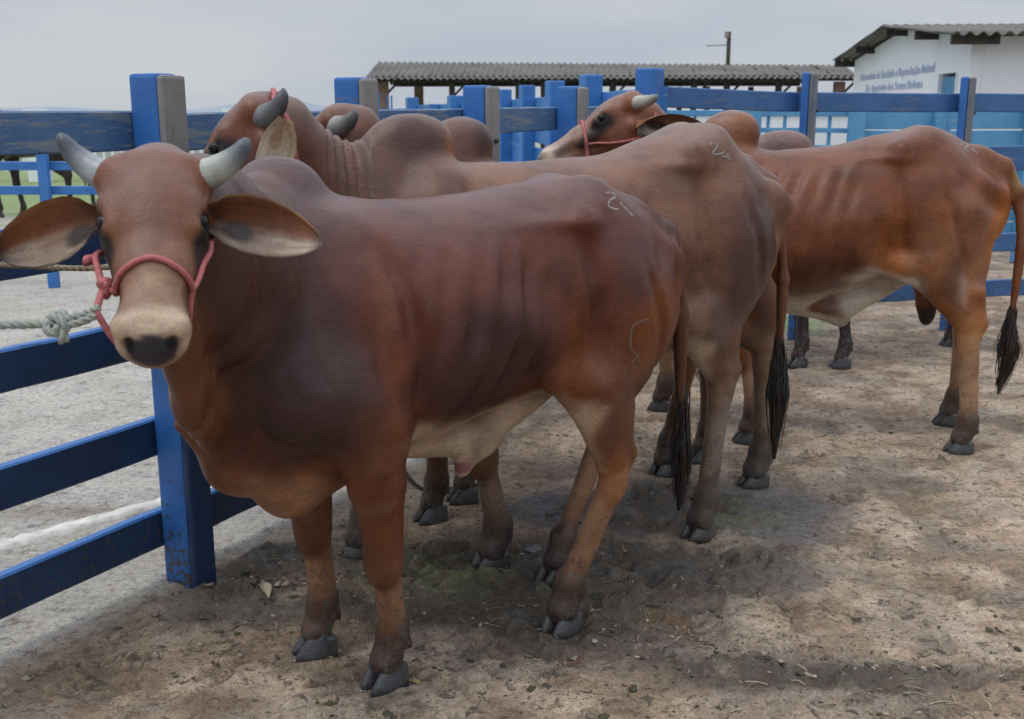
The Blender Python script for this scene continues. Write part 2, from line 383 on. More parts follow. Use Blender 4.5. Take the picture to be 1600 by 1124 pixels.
class Trunk:
    def __init__(s, secs, k=0.06, col=None, cap=0.09):
        a = np.array(sorted(secs)); s.s, s.zt, s.zb, s.w = a[:, 0], a[:, 1], a[:, 2], a[:, 3]
        s.k = k; s.col = col; s.cap = cap; s.sub = False
        s.lo = V(s.s[0] - cap, -s.w.max(), s.zb.min()); s.hi = V(s.s[-1] + cap, s.w.max(), s.zt.max())
    def dist(s, X, Y, Z):
        X, Y, Z = np.broadcast_arrays(X, Y, Z)
        sx = X[:, 0, 0] if X.ndim == 3 else X
        zt = smooth_interp(sx, s.s, s.zt); zb = smooth_interp(sx, s.s, s.zb); w = smooth_interp(sx, s.s, s.w)
        if X.ndim == 3: zt, zb, w = [v[:, None, None] for v in (zt, zb, w)]
        zc = zb + (zt - zb) * 0.5
        up = Z > zc
        hz = np.where(up, zt - zc, zc - zb)
        y = np.abs(Y) / w; z = np.abs(Z - zc) / hz
        p = np.where(up, 1.9, 2.25)
        q = (y ** p + z ** p) ** (1 / p)
        e = np.maximum(0, np.maximum(X - s.s[-1], s.s[0] - X)) / s.cap
        q = np.sqrt(q * q + e * e) + 1e-4
        rr = np.sqrt(Y * Y + (Z - zc) ** 2 + (e * s.cap) ** 2) + 1e-5
        return (1 - 1 / q) * rr
def smin(a, b, k):
    h = np.maximum(k - np.abs(a - b), 0) / k
    return np.minimum(a, b) - h * h * k * 0.25
def field(prims, lo, hi, h):
    n = np.ceil((hi - lo) / h).astype(int) + 1
    xs, ys, zs = [(lo[i] + h * np.arange(n[i])).astype(np.float32) for i in range(3)]
    Fd = np.full(n, 0.2, np.float32)
    for p in prims:
        pad = p.k + 2.5 * h
        a = np.clip(np.floor((p.lo - pad - lo) / h).astype(int), 0, n); b = np.clip(np.ceil((p.hi + pad - lo) / h).astype(int) + 1, 0, n)
        if np.any(b <= a): continue
        sl = tuple(slice(a[i], b[i]) for i in range(3))
        X = xs[sl[0]][:, None, None]; Y = ys[sl[1]][None, :, None]; Z = zs[sl[2]][None, None, :]
        d = p.dist(X, Y, Z).astype(np.float32)
        if p.sub: Fd[sl] = -smin(-Fd[sl], d, p.k)
        else: Fd[sl] = smin(Fd[sl], d, p.k)
    return Fd, (xs, ys, zs)
def surface_nets(Fd, lo, h):
    S = Fd < 0; nx, ny, nz = Fd.shape
    c = [S[i:nx - 1 + i, j:ny - 1 + j, k:nz - 1 + k] for i in (0, 1) for j in (0, 1) for k in (0, 1)]
    cnt = sum(x.astype(np.int8) for x in c); act = (cnt > 0) & (cnt < 8)
    idx = np.argwhere(act); vid = -np.ones(act.shape, np.int64); vid[act] = np.arange(len(idx))
    acc = np.zeros((len(idx), 3)); num = np.zeros(len(idx))
    offs = [(i, j, k) for i in (0, 1) for j in (0, 1) for k in (0, 1)]
    for a in range(8):
        for b in range(a + 1, 8):
            oa, ob = np.array(offs[a]), np.array(offs[b])
            if np.abs(oa - ob).sum() != 1: continue
            ia, ib = idx + oa, idx + ob
            fa = Fd[ia[:, 0], ia[:, 1], ia[:, 2]]; fb = Fd[ib[:, 0], ib[:, 1], ib[:, 2]]
            m = (fa < 0) != (fb < 0); t = np.where(m, fa / np.where(m, fa - fb, 1), 0)
            acc += np.where(m[:, None], oa + (ob - oa) * t[:, None], 0); num += m
    P = (idx + acc / num[:, None]) * h + lo
    quads = []
    for ax in range(3):
        d = [0, 0, 0]; d[ax] = 1; u, v = (ax + 1) % 3, (ax + 2) % 3
        sa = [slice(1, -1)] * 3; sa[ax] = slice(0, -1); sb = [slice(1, -1)] * 3; sb[ax] = slice(1, None)
        A, B = S[tuple(sa)], S[tuple(sb)]
        e = np.argwhere(A != B); fl = A[tuple(e.T)]
        e = e + 1; e[:, ax] -= 1
        def g(du, dv):
            q = e.copy(); q[:, u] -= du; q[:, v] -= dv; return vid[q[:, 0], q[:, 1], q[:, 2]]
        Q = np.stack([g(1, 1), g(0, 1), g(0, 0), g(1, 0)], 1)
        Q[~fl] = Q[~fl][:, ::-1]; quads.append(Q)
    Q = np.concatenate(quads); Q = Q[(Q >= 0).all(1)]
    return P, Q
def keep_main(P, Q):
    """drop stray islands"""
    lab = np.arange(len(P))
    for _ in range(400):
        m = lab[Q].min(1); new = lab.copy()
        for k in range(4): np.minimum.at(new, Q[:, k], m)
        new = new[new]
        if (new == lab).all(): break
        lab = new
    u, c = np.unique(lab, return_counts=True); keep = lab == u[c.argmax()]
    mp = np.cumsum(keep) - 1; Q = Q[keep[Q].all(1)]
    return P[keep], mp[Q]
def relax(P, Q, it=2, f=0.5):
    E = np.concatenate([Q[:, [0, 1]], Q[:, [1, 2]], Q[:, [2, 3]], Q[:, [3, 0]]])
    for _ in range(it):
        s = np.zeros_like(P); n = np.zeros(len(P))
        for a, b in ((0, 1), (1, 0)):
            for k in range(3): s[:, k] += np.bincount(E[:, a], P[E[:, b], k], len(P))
            n += np.bincount(E[:, a], minlength=len(P))
        P = P + (s / n[:, None] - P) * f
    return P
def vnormals(P, Q):
    fn = np.cross(P[Q[:, 2]] - P[Q[:, 0]], P[Q[:, 3]] - P[Q[:, 1]])
    nn = np.zeros_like(P)
    for k in range(4):
        for j in range(3): nn[:, j] += np.bincount(Q[:, k], fn[:, j], len(P))
    return nn / (np.linalg.norm(nn, axis=1)[:, None] + 1e-12)
def blend_cols(prims, P, base, sig=0.014):
    W = np.zeros(len(P)); C = np.zeros((len(P), 3))
    for p in prims:
        if p.sub: continue
        d = p.dist(P[:, 0], P[:, 1], P[:, 2])
        w = np.exp(-np.clip(d, -0.02, 1) / sig); W += w
        C += w[:, None] * np.asarray(p.col if p.col is not None else base)[None, :]
    return C / W[:, None]
def paint(C, P, c, r, col, amt=1.0, seed=1, rag=0.35, ax=None, hard=0.45):
    """soft ragged coat patch"""
    r = V(*r) if hasattr(r, '__len__') else V(r, r, r)
    D = P - V(*c)
    if ax is not None: D = D @ np.array(ax).T
    D = D / r
    q = np.sqrt((D ** 2).sum(1)) + rag * (fbm(P[:, 0] * 14, P[:, 1] * 14, P[:, 2] * 14, 3, seed) - 0.5)
    w = (1 - sstep(hard, 1.0, q)) * amt
    return C * (1 - w[:, None]) + np.asarray(col)[None, :] * w[:, None]

# ------------------------------------------------------------------ cattle
class Frame:
    def __init__(s, o, deg):
        a = rad(deg); s.o = V(o[0], o[1], 0); s.deg = deg
        s.f = V(math.cos(a), math.sin(a), 0); s.l = V(-math.sin(a), math.cos(a), 0)
    def loc(s, p): v = V(*p) - s.o; return V(v @ s.f, v @ s.l, v[2])
    def dir(s, d): d = V(*d); return V(d @ s.f, d @ s.l, d[2])
    def L(s, px, py, t=0.0):
        d = ray(px, py); k = (t - (CC - s.o) @ s.l) / (d @ s.l); return s.loc(CC + d * k)
    def G(s, px, py): return s.loc(GP(px, py))
class Head:
    def __init__(s, fr, poll, e1, e2, sc=1.0):
        s.p = fr.loc(poll); e1 = nrm(fr.dir(e1)); e2 = fr.dir(e2); e3 = nrm(np.cross(e1, e2)); e2 = np.cross(e3, e1)
        s.ax = [e1, e2, e3]; s.sc = sc; s.hr = (0.030, 0.082, -0.048)
    def __call__(s, a, b, c): return s.p + s.sc * (s.ax[0] * a + s.ax[1] * b + s.ax[2] * c)
    def d(s, a, b, c): return s.ax[0] * a + s.ax[1] * b + s.ax[2] * c

def head_prims(H, P):
    S = H.sc; ax = H.ax; o = []
    def ell(c, r, k=0.03, col=None, sub=False): o.append(Ell(H(*c), [x * S for x in r], ax, k, P['face'] if col is None else col, sub))
    def cap(p, q, r0, r1, k=0.03, col=None, sub=False): o.append(Cap(H(*p), H(*q), [x * S for x in r0], [x * S for x in r1], ax[1], k, P['face'] if col is None else col, sub))
    ell((0.075, 0, -0.075), (0.105, 0.095, 0.085))
    ell((0.085, 0, -0.042), (0.125, 0.098, 0.05), 0.03)                    # broad flat forehead
    ell((0.018, 0, -0.040), (0.045, 0.092, 0.045), 0.02, P['poll']); ell((0.016, 0.064, -0.045), (0.036, 0.042, 0.042), 0.02, P['poll']); ell((0.016, -0.064, -0.045), (0.036, 0.042, 0.042), 0.02, P['poll'])
    cap((0.13, 0, -0.06), (0.25, 0, -0.068), (0.088, 0.055), (0.066, 0.050), 0.04)
    cap((0.25, 0, -0.068), (0.375, 0, -0.078), (0.064, 0.050), (0.057, 0.046), 0.03, V(*P['muzzle']) * 0.45 + V(*P['face']) * 0.5)
    ell((0.390, 0, -0.088), (0.052, 0.069, 0.056), 0.03, P['muzzle'])
    ell((0.424, 0, -0.092), (0.026, 0.064, 0.046), 0.015, P['muzzle'])
    ell((0.405, 0, -0.130), (0.035, 0.045, 0.028), 0.02, P['muzzle'])      # lower lip and chin
    for s in (-1, 1):
        cap((0.09, s * 0.052, -0.165), (0.36, s * 0.020, -0.125), (0.032, 0.042), (0.026, 0.028), 0.05, P['jaw'])
        ell((0.115, s * 0.060, -0.130), (0.085, 0.036, 0.075), 0.04, P['jaw'])
        cap((0.115, s * 0.088, -0.026), (0.178, s * 0.078, -0.032), (0.016, 0.016), (0.013, 0.013), 0.02)    # brow ridge
        cap((0.175, s * 0.080, -0.088), (0.27, s * 0.060, -0.085), (0.020, 0.022), (0.010, 0.012), 0.03)      # cheek bone
        ell((0.158, s * 0.084, -0.050), (0.038, 0.022, 0.028), 0.012, P['eye'])
        ell((0.158, s * 0.104, -0.034), (0.019, 0.014, 0.015), 0.004, P['eye'], True)
        cap((0.055, s * 0.070, -0.11), (0.062, s * 0.094, -0.122), (0.034, 0.034), (0.022, 0.024), 0.03, P['face'])    # ear root
        cap((0.034, s * 0.055, -0.055), (0.028, s * 0.088, -0.050), (0.038, 0.036), (0.033, 0.031), 0.025, P['poll'])  # horn root
        ell((0.405, s * 0.049, -0.052), (0.022, 0.022, 0.018), 0.02, P['muzzle'])
        ell((0.446, s * 0.038, -0.066), (0.024, 0.014, 0.018), 0.006, P['nose'], True); cap((0.452, s * 0.044, -0.075), (0.448, s * 0.058, -0.092), (0.005, 0.005), (0.003, 0.003), 0.008, P['nose'], True)
    cap((0.352, -0.05, -0.122), (0.42, 0.0, -0.122), (0.003, 0.003), (0.003, 0.003), 0.006, P['nose'], True)
    return o

def leg_prims(P, kind, side, top, mid, joint, hoof, k=0.04, sc=1.0, fet=None, sock=None):
    """top = shoulder point or hip, mid = elbow or stifle, joint = knee or hock, hoof = ground centre"""
    top, mid, joint, hoof = [V(*p) for p in (top, mid, joint, hoof)]
    if fet is None: fet = V(hoof[0] - 0.030, hoof[1], 0.138)
    fet = V(*fet)
    sock = P['sock'] if sock is None else sock
    pas = V(hoof[0] - 0.006, hoof[1], 0.072); S = sc; o = []
    A = (0, 1, 0)
    def c(p, q, r0, r1, kk, col): o.append(Cap(p, q, r0, r1, A, kk, col))
    if kind == 'fore':
        sb = V(top[0] - 0.10, side * 0.10, top[2] + 0.34)
        c(sb, top, (0.055, 0.07), (0.085, 0.115), 0.07, P['shoulder'])
        c(top, mid, (0.075, 0.115), (0.06, 0.085), 0.06, P['shoulder'])
        kn = joint
        m1 = mid * 0.6 + kn * 0.4
        c(mid, m1, (0.062 * S, 0.088 * S), (0.050 * S, 0.062 * S), 0.05, P['arm'])
        c(m1, kn, (0.050 * S, 0.062 * S), (0.042 * S, 0.045 * S), 0.03, P['arm'])
        c(kn + V(0.014, 0, 0.035), kn + V(0.012, 0, -0.035), (0.045 * S, 0.038 * S), (0.041 * S, 0.034 * S), 0.015, P['knee'])
        c(kn, fet, (0.031 * S, 0.031 * S), (0.028 * S, 0.030 * S), 0.02, P['cannon'])
        c(kn + V(-0.02, 0, -0.03), fet + V(-0.018, 0, 0.02), (0.022, 0.020), (0.022, 0.020), 0.02, P['cannon'])
    else:
        back = V(top[0] - 0.13, side * 0.08, top[2] - 0.06)
        c(top, mid, (0.10, 0.17), (0.065, 0.095), 0.08, P['thigh'])
        c(back, V(joint[0] - 0.0, mid[1] - side * 0.03, mid[2] - 0.07), (0.072, 0.115), (0.042, 0.062), 0.07, P['thigh'])
        c(mid + V(0, 0, 0.02), joint + V(0.01, 0, 0.06), (0.064, 0.098), (0.038, 0.054), 0.06, P['gaskin'])
        c(joint + V(-0.03, 0, 0.20), joint + V(-0.05, 0, 0.055), (0.022, 0.03), (0.020, 0.022), 0.04, P['gaskin'])   # achilles
        c(joint + V(-0.062, 0, 0.065), joint + V(-0.018, 0, -0.02), (0.022, 0.022), (0.027, 0.028), 0.018, P['hock'])
        c(joint + V(0.008, 0, 0.05), joint + V(0.002, 0, -0.05), (0.037, 0.043), (0.034, 0.038), 0.025, P['hock'])
        c(joint, fet, (0.028 * S, 0.034 * S), (0.026 * S, 0.029 * S), 0.02, P['cannon'])
        c(joint + V(-0.025, 0, -0.03), fet + V(-0.02, 0, 0.02), (0.020, 0.020), (0.020, 0.020), 0.02, P['cannon'])
    c(fet + V(0, 0, 0.012), fet + V(0.002, 0, -0.012), (0.038 * S, 0.041 * S), (0.037 * S, 0.040 * S), 0.02, sock)
    c(fet, pas + V(-0.012, 0, 0.02), (0.032 * S, 0.032 * S), (0.031 * S, 0.029 * S), 0.015, sock); c(pas + V(-0.006, 0, 0.008), pas + V(0.0, 0, -0.008), (0.041 * S, 0.038 * S), (0.043 * S, 0.038 * S), 0.015, sock)
    for s2 in (-1, 1):
        o.append(Cap(fet + V(-0.034, s2 * 0.018, -0.02), fet + V(-0.040, s2 * 0.02, -0.04), 0.013, 0.010, A, 0.008, P['dark']))
    return o

def make_hoof(parent, at, yaw=0.0, sc=1.0, mud=0.0, seed=0):
    """cloven hoof: two claws side by side, toe towards +x"""
    rs = np.random.RandomState(seed); vs = []; fs = []; cs = []
    levels = [(0.0, 1.0, 1.0, 0.0), (0.02, 0.99, 1.0, -0.002), (0.045, 0.86, 0.94, -0.008), (0.068, 0.74, 0.84, -0.014), (0.078, 0.66, 0.72, -0.016), (0.083, 0.40, 0.45, -0.016)]
    n = 22
    for side in (-1, 1):
        b = len(vs)
        for (z, fx, fy, dx) in levels:
            for k in range(n):
                t = 2 * math.pi * k / n; c, s = math.cos(t), math.sin(t)
                x = (0.062 if c > 0 else 0.056) * abs(c) ** 0.9 * (1 if c > 0 else -1)
                y = 0.0235 * abs(s) ** 0.75 * (1 if s > 0 else -1) * (1.0 - 0.42 * max(0, c) ** 2)
                zz = z * (1 - 0.28 * (0.5 - 0.5 * c) * (1 if z > 0.01 else 0))
                X = x * fx + dx - (0.016 * z / 0.08 if c > 0 else 0); Y = y * fy + side * 0.0265 - side * 0.006 * max(0, c) * (1 - z / .08)
                vs.append((X * sc, Y * sc, zz * sc))
                g = 0.034 + 0.018 * rs.rand() + (0.010 if z < 0.05 else 0)
                col = np.array([g * 0.92, g, g * 1.12]); m = mud * (1 - z / 0.09) * 0.7 + (0.5 if z > 0.07 else 0)
                cs.append(col * (1 - m) + np.array([0.09, 0.075, 0.06]) * m)
        L = len(levels)
        fs.append(tuple(b + i for i in range(n))[::-1]); fs.append(tuple(b + (L - 1) * n + i for i in range(n)))
        for i in range(L - 1):
            for k in range(n): fs.append((b + i * n + k, b + i * n + (k + 1) % n, b + (i + 1) * n + (k + 1) % n, b + (i + 1) * n + k))
    o = mesh_obj('hoof', vs, fs, M_HOOF, parent, True, np.array(cs))
    o.location = (at[0], at[1], -0.006); o.rotation_euler = (0, 0, yaw); return o

def make_horn(parent, base, tip, bend, r0=0.032, dark=(0.035, 0.037, 0.042), pale=(0.36, 0.35, 0.32), dfrac=0.45):
    base, tip, bend = [V(*p) for p in (base, tip, bend)]
    pts = []; n = 18
    for i in range(n + 1):
        t = i / n; pts.append(base * (1 - t) ** 2 + bend * 2 * t * (1 - t) + tip * t * t)
    rr = [r0 * (1 - (i / n) ** 1.35 * 0.66) * (1 + 0.03 * (1 - i / n) * math.sin(i * 2.3)) if i < n else r0 * 0.13 for i in range(n + 1)]
    rr[-2] = r0 * 0.29
    mb = MB().tube(pts, rr, 16)
    t = np.repeat(np.arange(n + 1) / n, 16); w = sstep(dfrac - 0.2, dfrac + 0.3, t)[:, None]
    cs = V(*pale)[None] * (1 - w) + V(*dark)[None] * w
    return mesh_obj('horn', mb.v, mb.f, M_HORN, parent, True, cs)

def make_ear(parent, base, d, up, nin, L=0.20, W=0.055, P=None, cup=0.035, droop=0.03, seed=0, back=(0.12, 0.05, 0.025), inner=True, hair=0):
    """leaf-shaped zebu ear: d = length direction, up = edge to edge, nin = the way its hollow faces"""
    base, d = V(*base), nrm(d); up = nrm(V(*up) - d * (V(*up) @ d)); nin = nrm(V(*nin) - d * (V(*nin) @ d)); nin = nrm(nin - up * (nin @ up))
    nu, nv = 26, 20; th = 0.006
    def pt(u, v, off):
        prof = [(0, 0.40), (0.06, 0.52), (0.16, 0.80), (0.32, 1.0), (0.50, 1.02), (0.68, 0.90), (0.83, 0.66), (0.94, 0.38), (1.0, 0.08)]
        w = W * float(np.interp(u, [p[0] for p in prof], [p[1] for p in prof]))
        c = cup * (1 - 0.75 * u) * (v * v) + 0.012 * math.sin(3 * u + seed) * v
        roll = (1 - u) ** 3 * 0.022 * v * v
        p = base + d * (L * u) + up * (w * v - droop * u * u) + nin * (c + roll + off - 0.012 * math.sin(math.pi * u))
        return p
    vs = []; cs = []
    Pn = P or {}
    red = V(*Pn.get('ear_red', (0.16, 0.065, 0.03))); pale = V(*Pn.get('ear_pale', (0.40, 0.34, 0.27))); dk = V(*Pn.get('ear_dark', (0.035, 0.028, 0.026)))
    for layer in (0, 1):
        for i in range(nu + 1):
            for j in range(nv + 1):
                u = i / nu; v = -1 + 2 * j / nv
                edge = max(abs(v), (u - 0.5) * 2)
                off = (0 if layer == 0 else -th) * (1 - edge ** 6)
                vs.append(pt(u, v, off))
                nn = fbm(np.array([u * 5.0]), np.array([v * 3.0 + seed]), None, 3, seed)[0] - 0.5
                if layer == 0 and inner:
                    m = 1 - sstep(-0.45, 0.12, v + 0.5 * nn - 0.30 * (u - 0.5))    # lower half pale
                    c = red * (1 - m) + pale * m
                    streak = sstep(0.46, 0.6, fbm(np.array([u * 2.5]), np.array([v * 9.0 + seed]), None, 3, seed + 4)[0]) * 0.55
                    c = c * (1 - streak * 0.7) + red * 0.55 * streak * 0.7
                    q = ((u - 0.26) / 0.17) ** 2 + ((v + 0.30) / 0.42) ** 2
                    wd = (1 - sstep(0.3, 1.1, q)) * 0.95; c = c * (1 - wd) + dk * wd
                    wb = (1 - sstep(0.0, 0.25, u)) * 0.8; c = c * (1 - wb) + dk * wb
                    we = sstep(0.86, 0.98, u) * 0.8; c = c * (1 - we) + dk * we
                    wr = sstep(0.86, 0.97, abs(v)) * 0.9; rim = dk if v < 0 else V(0.30, 0.17, 0.08); c = c * (1 - wr) + rim * wr
                else:
                    c = V(*back) * (1 + 0.6 * nn)
                cs.append(c)
    fs = []; st = (nu + 1) * (nv + 1); I = lambda l, i, j: l * st + i * (nv + 1) + j
    for i in range(nu):
        for j in range(nv):
            fs.append((I(0, i, j), I(0, i + 1, j), I(0, i + 1, j + 1), I(0, i, j + 1)))
            fs.append((I(1, i, j), I(1, i, j + 1), I(1, i + 1, j + 1), I(1, i + 1, j)))
    for i in range(nu):
        for j in (0, nv): fs.append((I(0, i, j), I(0, i + 1, j), I(1, i + 1, j), I(1, i, j)))
    for j in range(nv): fs.append((I(0, nu, j), I(0, nu, j + 1), I(1, nu, j + 1), I(1, nu, j)))
    ear = mesh_obj('ear', vs, fs, M_HIDE, parent, True, np.array(cs))
    if hair:
        rs = random.Random(seed); mb = MB()
        for k in range(hair):
            rim = k % 2; u = rs.uniform(0.08, 0.93); v = (-1 if rs.random() < .7 else 1) * rs.uniform(0.93, 0.99) if rim else rs.uniform(-0.85, -0.05)
            p = pt(u, v, 0.001); l = rs.uniform(0.006, 0.016) * (0.6 if rim else 1); o = up * (v * 0.5) * l if rim else up * rs.uniform(-.25, .1) * l
            dd = d * l * rs.uniform(.5, 1) + o + nin * l * rs.uniform(0.05, 0.45)
            mb.tube([p, p + dd * .55, p + dd + up * (-0.15 * l)], [0.0004, 0.0003, 0.0001], 4)
        mb.build('ear_hair', M_EARHAIR, ear, True)
    return ear

def make_tuft(parent, pts, r, n=130, seed=0, spread=1.0):
    """tail switch: a bundle of long strands round a solid core"""
    rs = random.Random(seed); path = catmull(pts, 8); m = len(path); mb = MB()
    prof = [(0.30 + 0.70 * min(1, (i / m) / 0.5) ** 1.3) * (1 - 0.92 * max(0, (i / m - 0.5) / 0.5) ** 1.6) for i in range(m)]
    mb.tube(path, [max(0.002, r * 0.58 * p) for p in prof], 14)
    for k in range(n):
        a = rs.uniform(0, 6.283); q = rs.uniform(0.45, 1.0) * spread * (1.25 if rs.random() < 0.15 else 1); s0 = int(rs.uniform(0, 0.45) * m); s1 = int(min(m, rs.uniform(0.55, 1.03) * m))
        if s1 - s0 < 6: continue
        ph = rs.uniform(0, 6); w = rs.uniform(0.001, 0.009); da = rs.uniform(-1.5, 1.5); P = []; R = []
        for i in range(s0, s1):
            g = (i - s0) / (s1 - s0); f = prof[i] * r * q + 0.002 + (0.005 * g * g if q > 0.9 else 0)
            P.append(path[i] + V(math.cos(a + da * g) * f + w * math.sin(i * 0.3 + ph), math.sin(a + da * g) * f + w * math.cos(i * 0.23 + ph), 0))
            R.append(0.0025 * (1 - 0.7 * g))
        R[0] = 0.0006; R[-1] = 0.0003; mb.tube(P, R, 4)
    return mb.build('tail_tuft', M_TAIL, parent, True)

def make_cow(c):
    fr = c['fr']; P = c['pal']; name = c.get('name', 'zebu_bull')
    root = empty(name, tuple(fr.o), rad(fr.deg)); tag(root, c['label'], c.get('cat', 'bull'), 'tethered brown zebu bulls' if c.get('grp', True) else None)
    H = c['head']; prims = []
    prims.append(Trunk(c['trunk'], 0.06, P['body']))
    prims += c.get('shape', [])
    nk = c['neck']
    for i in range(len(nk) - 1):
        p, r0 = nk[i]; q, r1 = nk[i + 1]; d = V(*q) - V(*p); a = np.cross((0, 0, 1), d)
        prims.append(Cap(p, q, r0, r1, a, 0.08, P['neck']))
    dw = c.get('dewlap', [])
    for i in range(len(dw) - 1):
        p, r0 = dw[i]; q, r1 = dw[i + 1]; d = V(*q) - V(*p); a = np.cross((0, 0, 1), d)
        if np.linalg.norm(a) < 1e-3: a = (0, 1, 0)
        prims.append(Cap(p, q, r0, r1, a, 0.05, P['dewlap']))
    for L in c['legs']: prims += leg_prims(P, **L)
    prims += head_prims(H, P)
    tl = c['tail']
    for i in range(len(tl) - 1):
        prims.append(Cap(tl[i][0], tl[i + 1][0], tl[i][1], tl[i + 1][1], (0, 1, 0), 0.07 if i == 0 else 0.02, P['tail']))
    prims += c.get('extra', [])
    lo = np.min([p.lo for p in prims if not p.sub], 0) - 0.03; hi = np.max([p.hi for p in prims if not p.sub], 0) + 0.03; lo[2] = 0.03
    h = c.get('h', 0.012)
    Fd, _ = field(prims, lo, hi, h)
    Pv, Q = surface_nets(Fd, lo, h); Pv, Q = keep_main(Pv, Q); Pv = relax(Pv, Q, 2, 0.5)
    Cc = blend_cols(prims, Pv, P['body'])
    if 'displace' in c:
        nn = vnormals(Pv, Q); dsp = c['displace'](Pv, nn, H); Pv = Pv + nn * dsp[:, None]
    if 'paint' in c: Cc = c['paint'](Cc, Pv, vnormals(Pv, Q), H)
    for hf, _, md in c['hooves']: Cc = paint(Cc, Pv, (hf[0] - 0.005, hf[1], 0.088), (0.075, 0.06, 0.034), (0.17, 0.12, 0.085), 0.75 * (1 - 0.6 * md), 35, 0.7)
    lum = Cc.mean(1)[:, None]; k_ = np.clip(1 - (lum - 0.12) / 0.2, 0, 1)      # the brown coat is deep and saturated, pale skin stays
    Cc = np.clip((lum + (Cc - lum) * (1 + 0.30 * k_)) * (1 - 0.34 * k_) * (1 - V(0.0, 0.07, 0.0) * k_), 0.004, 0.9)
    qn = (Pv - H(0.458, 0, -0.085)) @ np.array(H.ax).T / (V(0.045, 0.055, 0.05) * H.sc)
    al = sstep(0.7, 1.1, np.sqrt((qn ** 2).sum(1)))
    body = mesh_obj('body', Pv, Q, M_HIDE, root, True, np.concatenate([Cc, al[:, None]], 1))
    bv = BVHTree.FromPolygons([Vector(v) for v in Pv.tolist()], Q.tolist())
    for i, (hf, yaw, mud) in enumerate(c['hooves']): make_hoof(root, hf, yaw, c.get('hoofsc', 1.0), mud, i)
    for s, hn in zip((1, -1), c['horns']):
        if hn: make_horn(root, *hn)
    for e in c['ears']: make_ear(root, P=P, **e)
    for s in (-1, 1):
        if c.get('eyes', True):
            mb = MB(); bm = bmesh.new(); bmesh.ops.create_uvsphere(bm, u_segments=20, v_segments=14, radius=0.0185 * H.sc)
            ctr = H(0.158, s * 0.0885, -0.042)
            mb.add([Vector(v.co) + Vector(ctr) for v in bm.verts], [tuple(v.index for v in f.verts) for f in bm.faces]); bm.free()
            mb.build('eye', M_EYE, root, True)
    if 'tuft' in c: make_tuft(root, *c['tuft'])
    return root, bv

def snap(bv, pts, off=0.004, n=10):
    """lay a strap on the hide"""
    out = []
    for p in catmull(pts, n):
        r = bv.find_nearest(Vector(p))
        out.append(np.array(r[0] + r[1] * off) if r[0] is not None and (Vector(p) - r[0]).length < 0.06 else p)
    for _ in range(2): out = [out[0]] + [(out[i - 1] + 2 * out[i] + out[i + 1]) / 4 for i in range(1, len(out) - 1)] + [out[-1]]
    return out
def rope_tube(mb, pts, r, lay=0.012, strands=3):
    P = [np.asarray(p) for p in pts]; D = np.cumsum([0] + [np.linalg.norm(P[i + 1] - P[i]) for i in range(len(P) - 1)])
    n = max(6, int(D[-1] / (r * 0.9))); S = np.linspace(0, D[-1], n)
    C = np.stack([np.interp(S, D, [p[k] for p in P]) for k in range(3)], 1)
    for st in range(strands):
        path = []
        for i in range(n):
            d = nrm(C[min(i + 1, n - 1)] - C[max(0, i - 1)]); a = nrm(np.cross(d, (0.1, 0.3, 0.95))); b = np.cross(d, a)
            t = S[i] / lay * 1.6 + st * 2 * math.pi / strands
            path.append(C[i] + (a * math.cos(t) + b * math.sin(t)) * r * 0.5)
        mb.tube(path, r * 0.56, 6)
    return mb

def pal(body, **kw):
    b = V(*body)
    P = dict(body=b, face=b * 1.1, poll=b * 1.15, muzzle=V(0.40, 0.29, 0.19), nose=V(0.02, 0.02, 0.022), jaw=b * 0.75, eye=V(0.03, 0.022, 0.02),
             neck=b, dewlap=b, shoulder=b, arm=b, knee=b, cannon=V(0.30, 0.17, 0.09), sock=V(0.05, 0.038, 0.035), thigh=b, gaskin=b * 0.9, hock=b, tail=b * 0.6,
             dark=V(0.03, 0.025, 0.025), pale=V(0.42, 0.32, 0.23), rust=V(0.24, 0.085, 0.03))
    for k, v in kw.items(): P[k] = V(*v)
    return P

# ---- bull A: nearest, facing the camera
frA = Frame((-0.14, 2.93), 215)
pA = pal((0.122, 0.043, 0.029), neck=(0.085, 0.045, 0.035), dewlap=(0.17, 0.085, 0.05), shoulder=(0.105, 0.055, 0.043), arm=(0.15, 0.06, 0.033),
         knee=(0.12, 0.055, 0.033), cannon=(0.30, 0.18, 0.11), thigh=(0.15, 0.062, 0.04), gaskin=(0.16, 0.065, 0.035), hock=(0.26, 0.12, 0.055), tail=(0.11, 0.055, 0.035),
         face=(0.20, 0.095, 0.058), poll=(0.22, 0.085, 0.04), muzzle=(0.36, 0.25, 0.165), jaw=(0.08, 0.04, 0.03), ear_pale=(0.30, 0.235, 0.18), ear_red=(0.15, 0.05, 0.02))
HA = Head(frA, DP(239, 238, 2.0), V(0.165, -0.74, -0.66), (1, 0.24, 0.0), 0.905)
b0 = HA(0.03, 0, -0.10)
hlf, hrf, hlr, hrr = [frA.G(600, 1068), frA.G(492, 1020), frA.G(876, 985), frA.G(866, 908)]
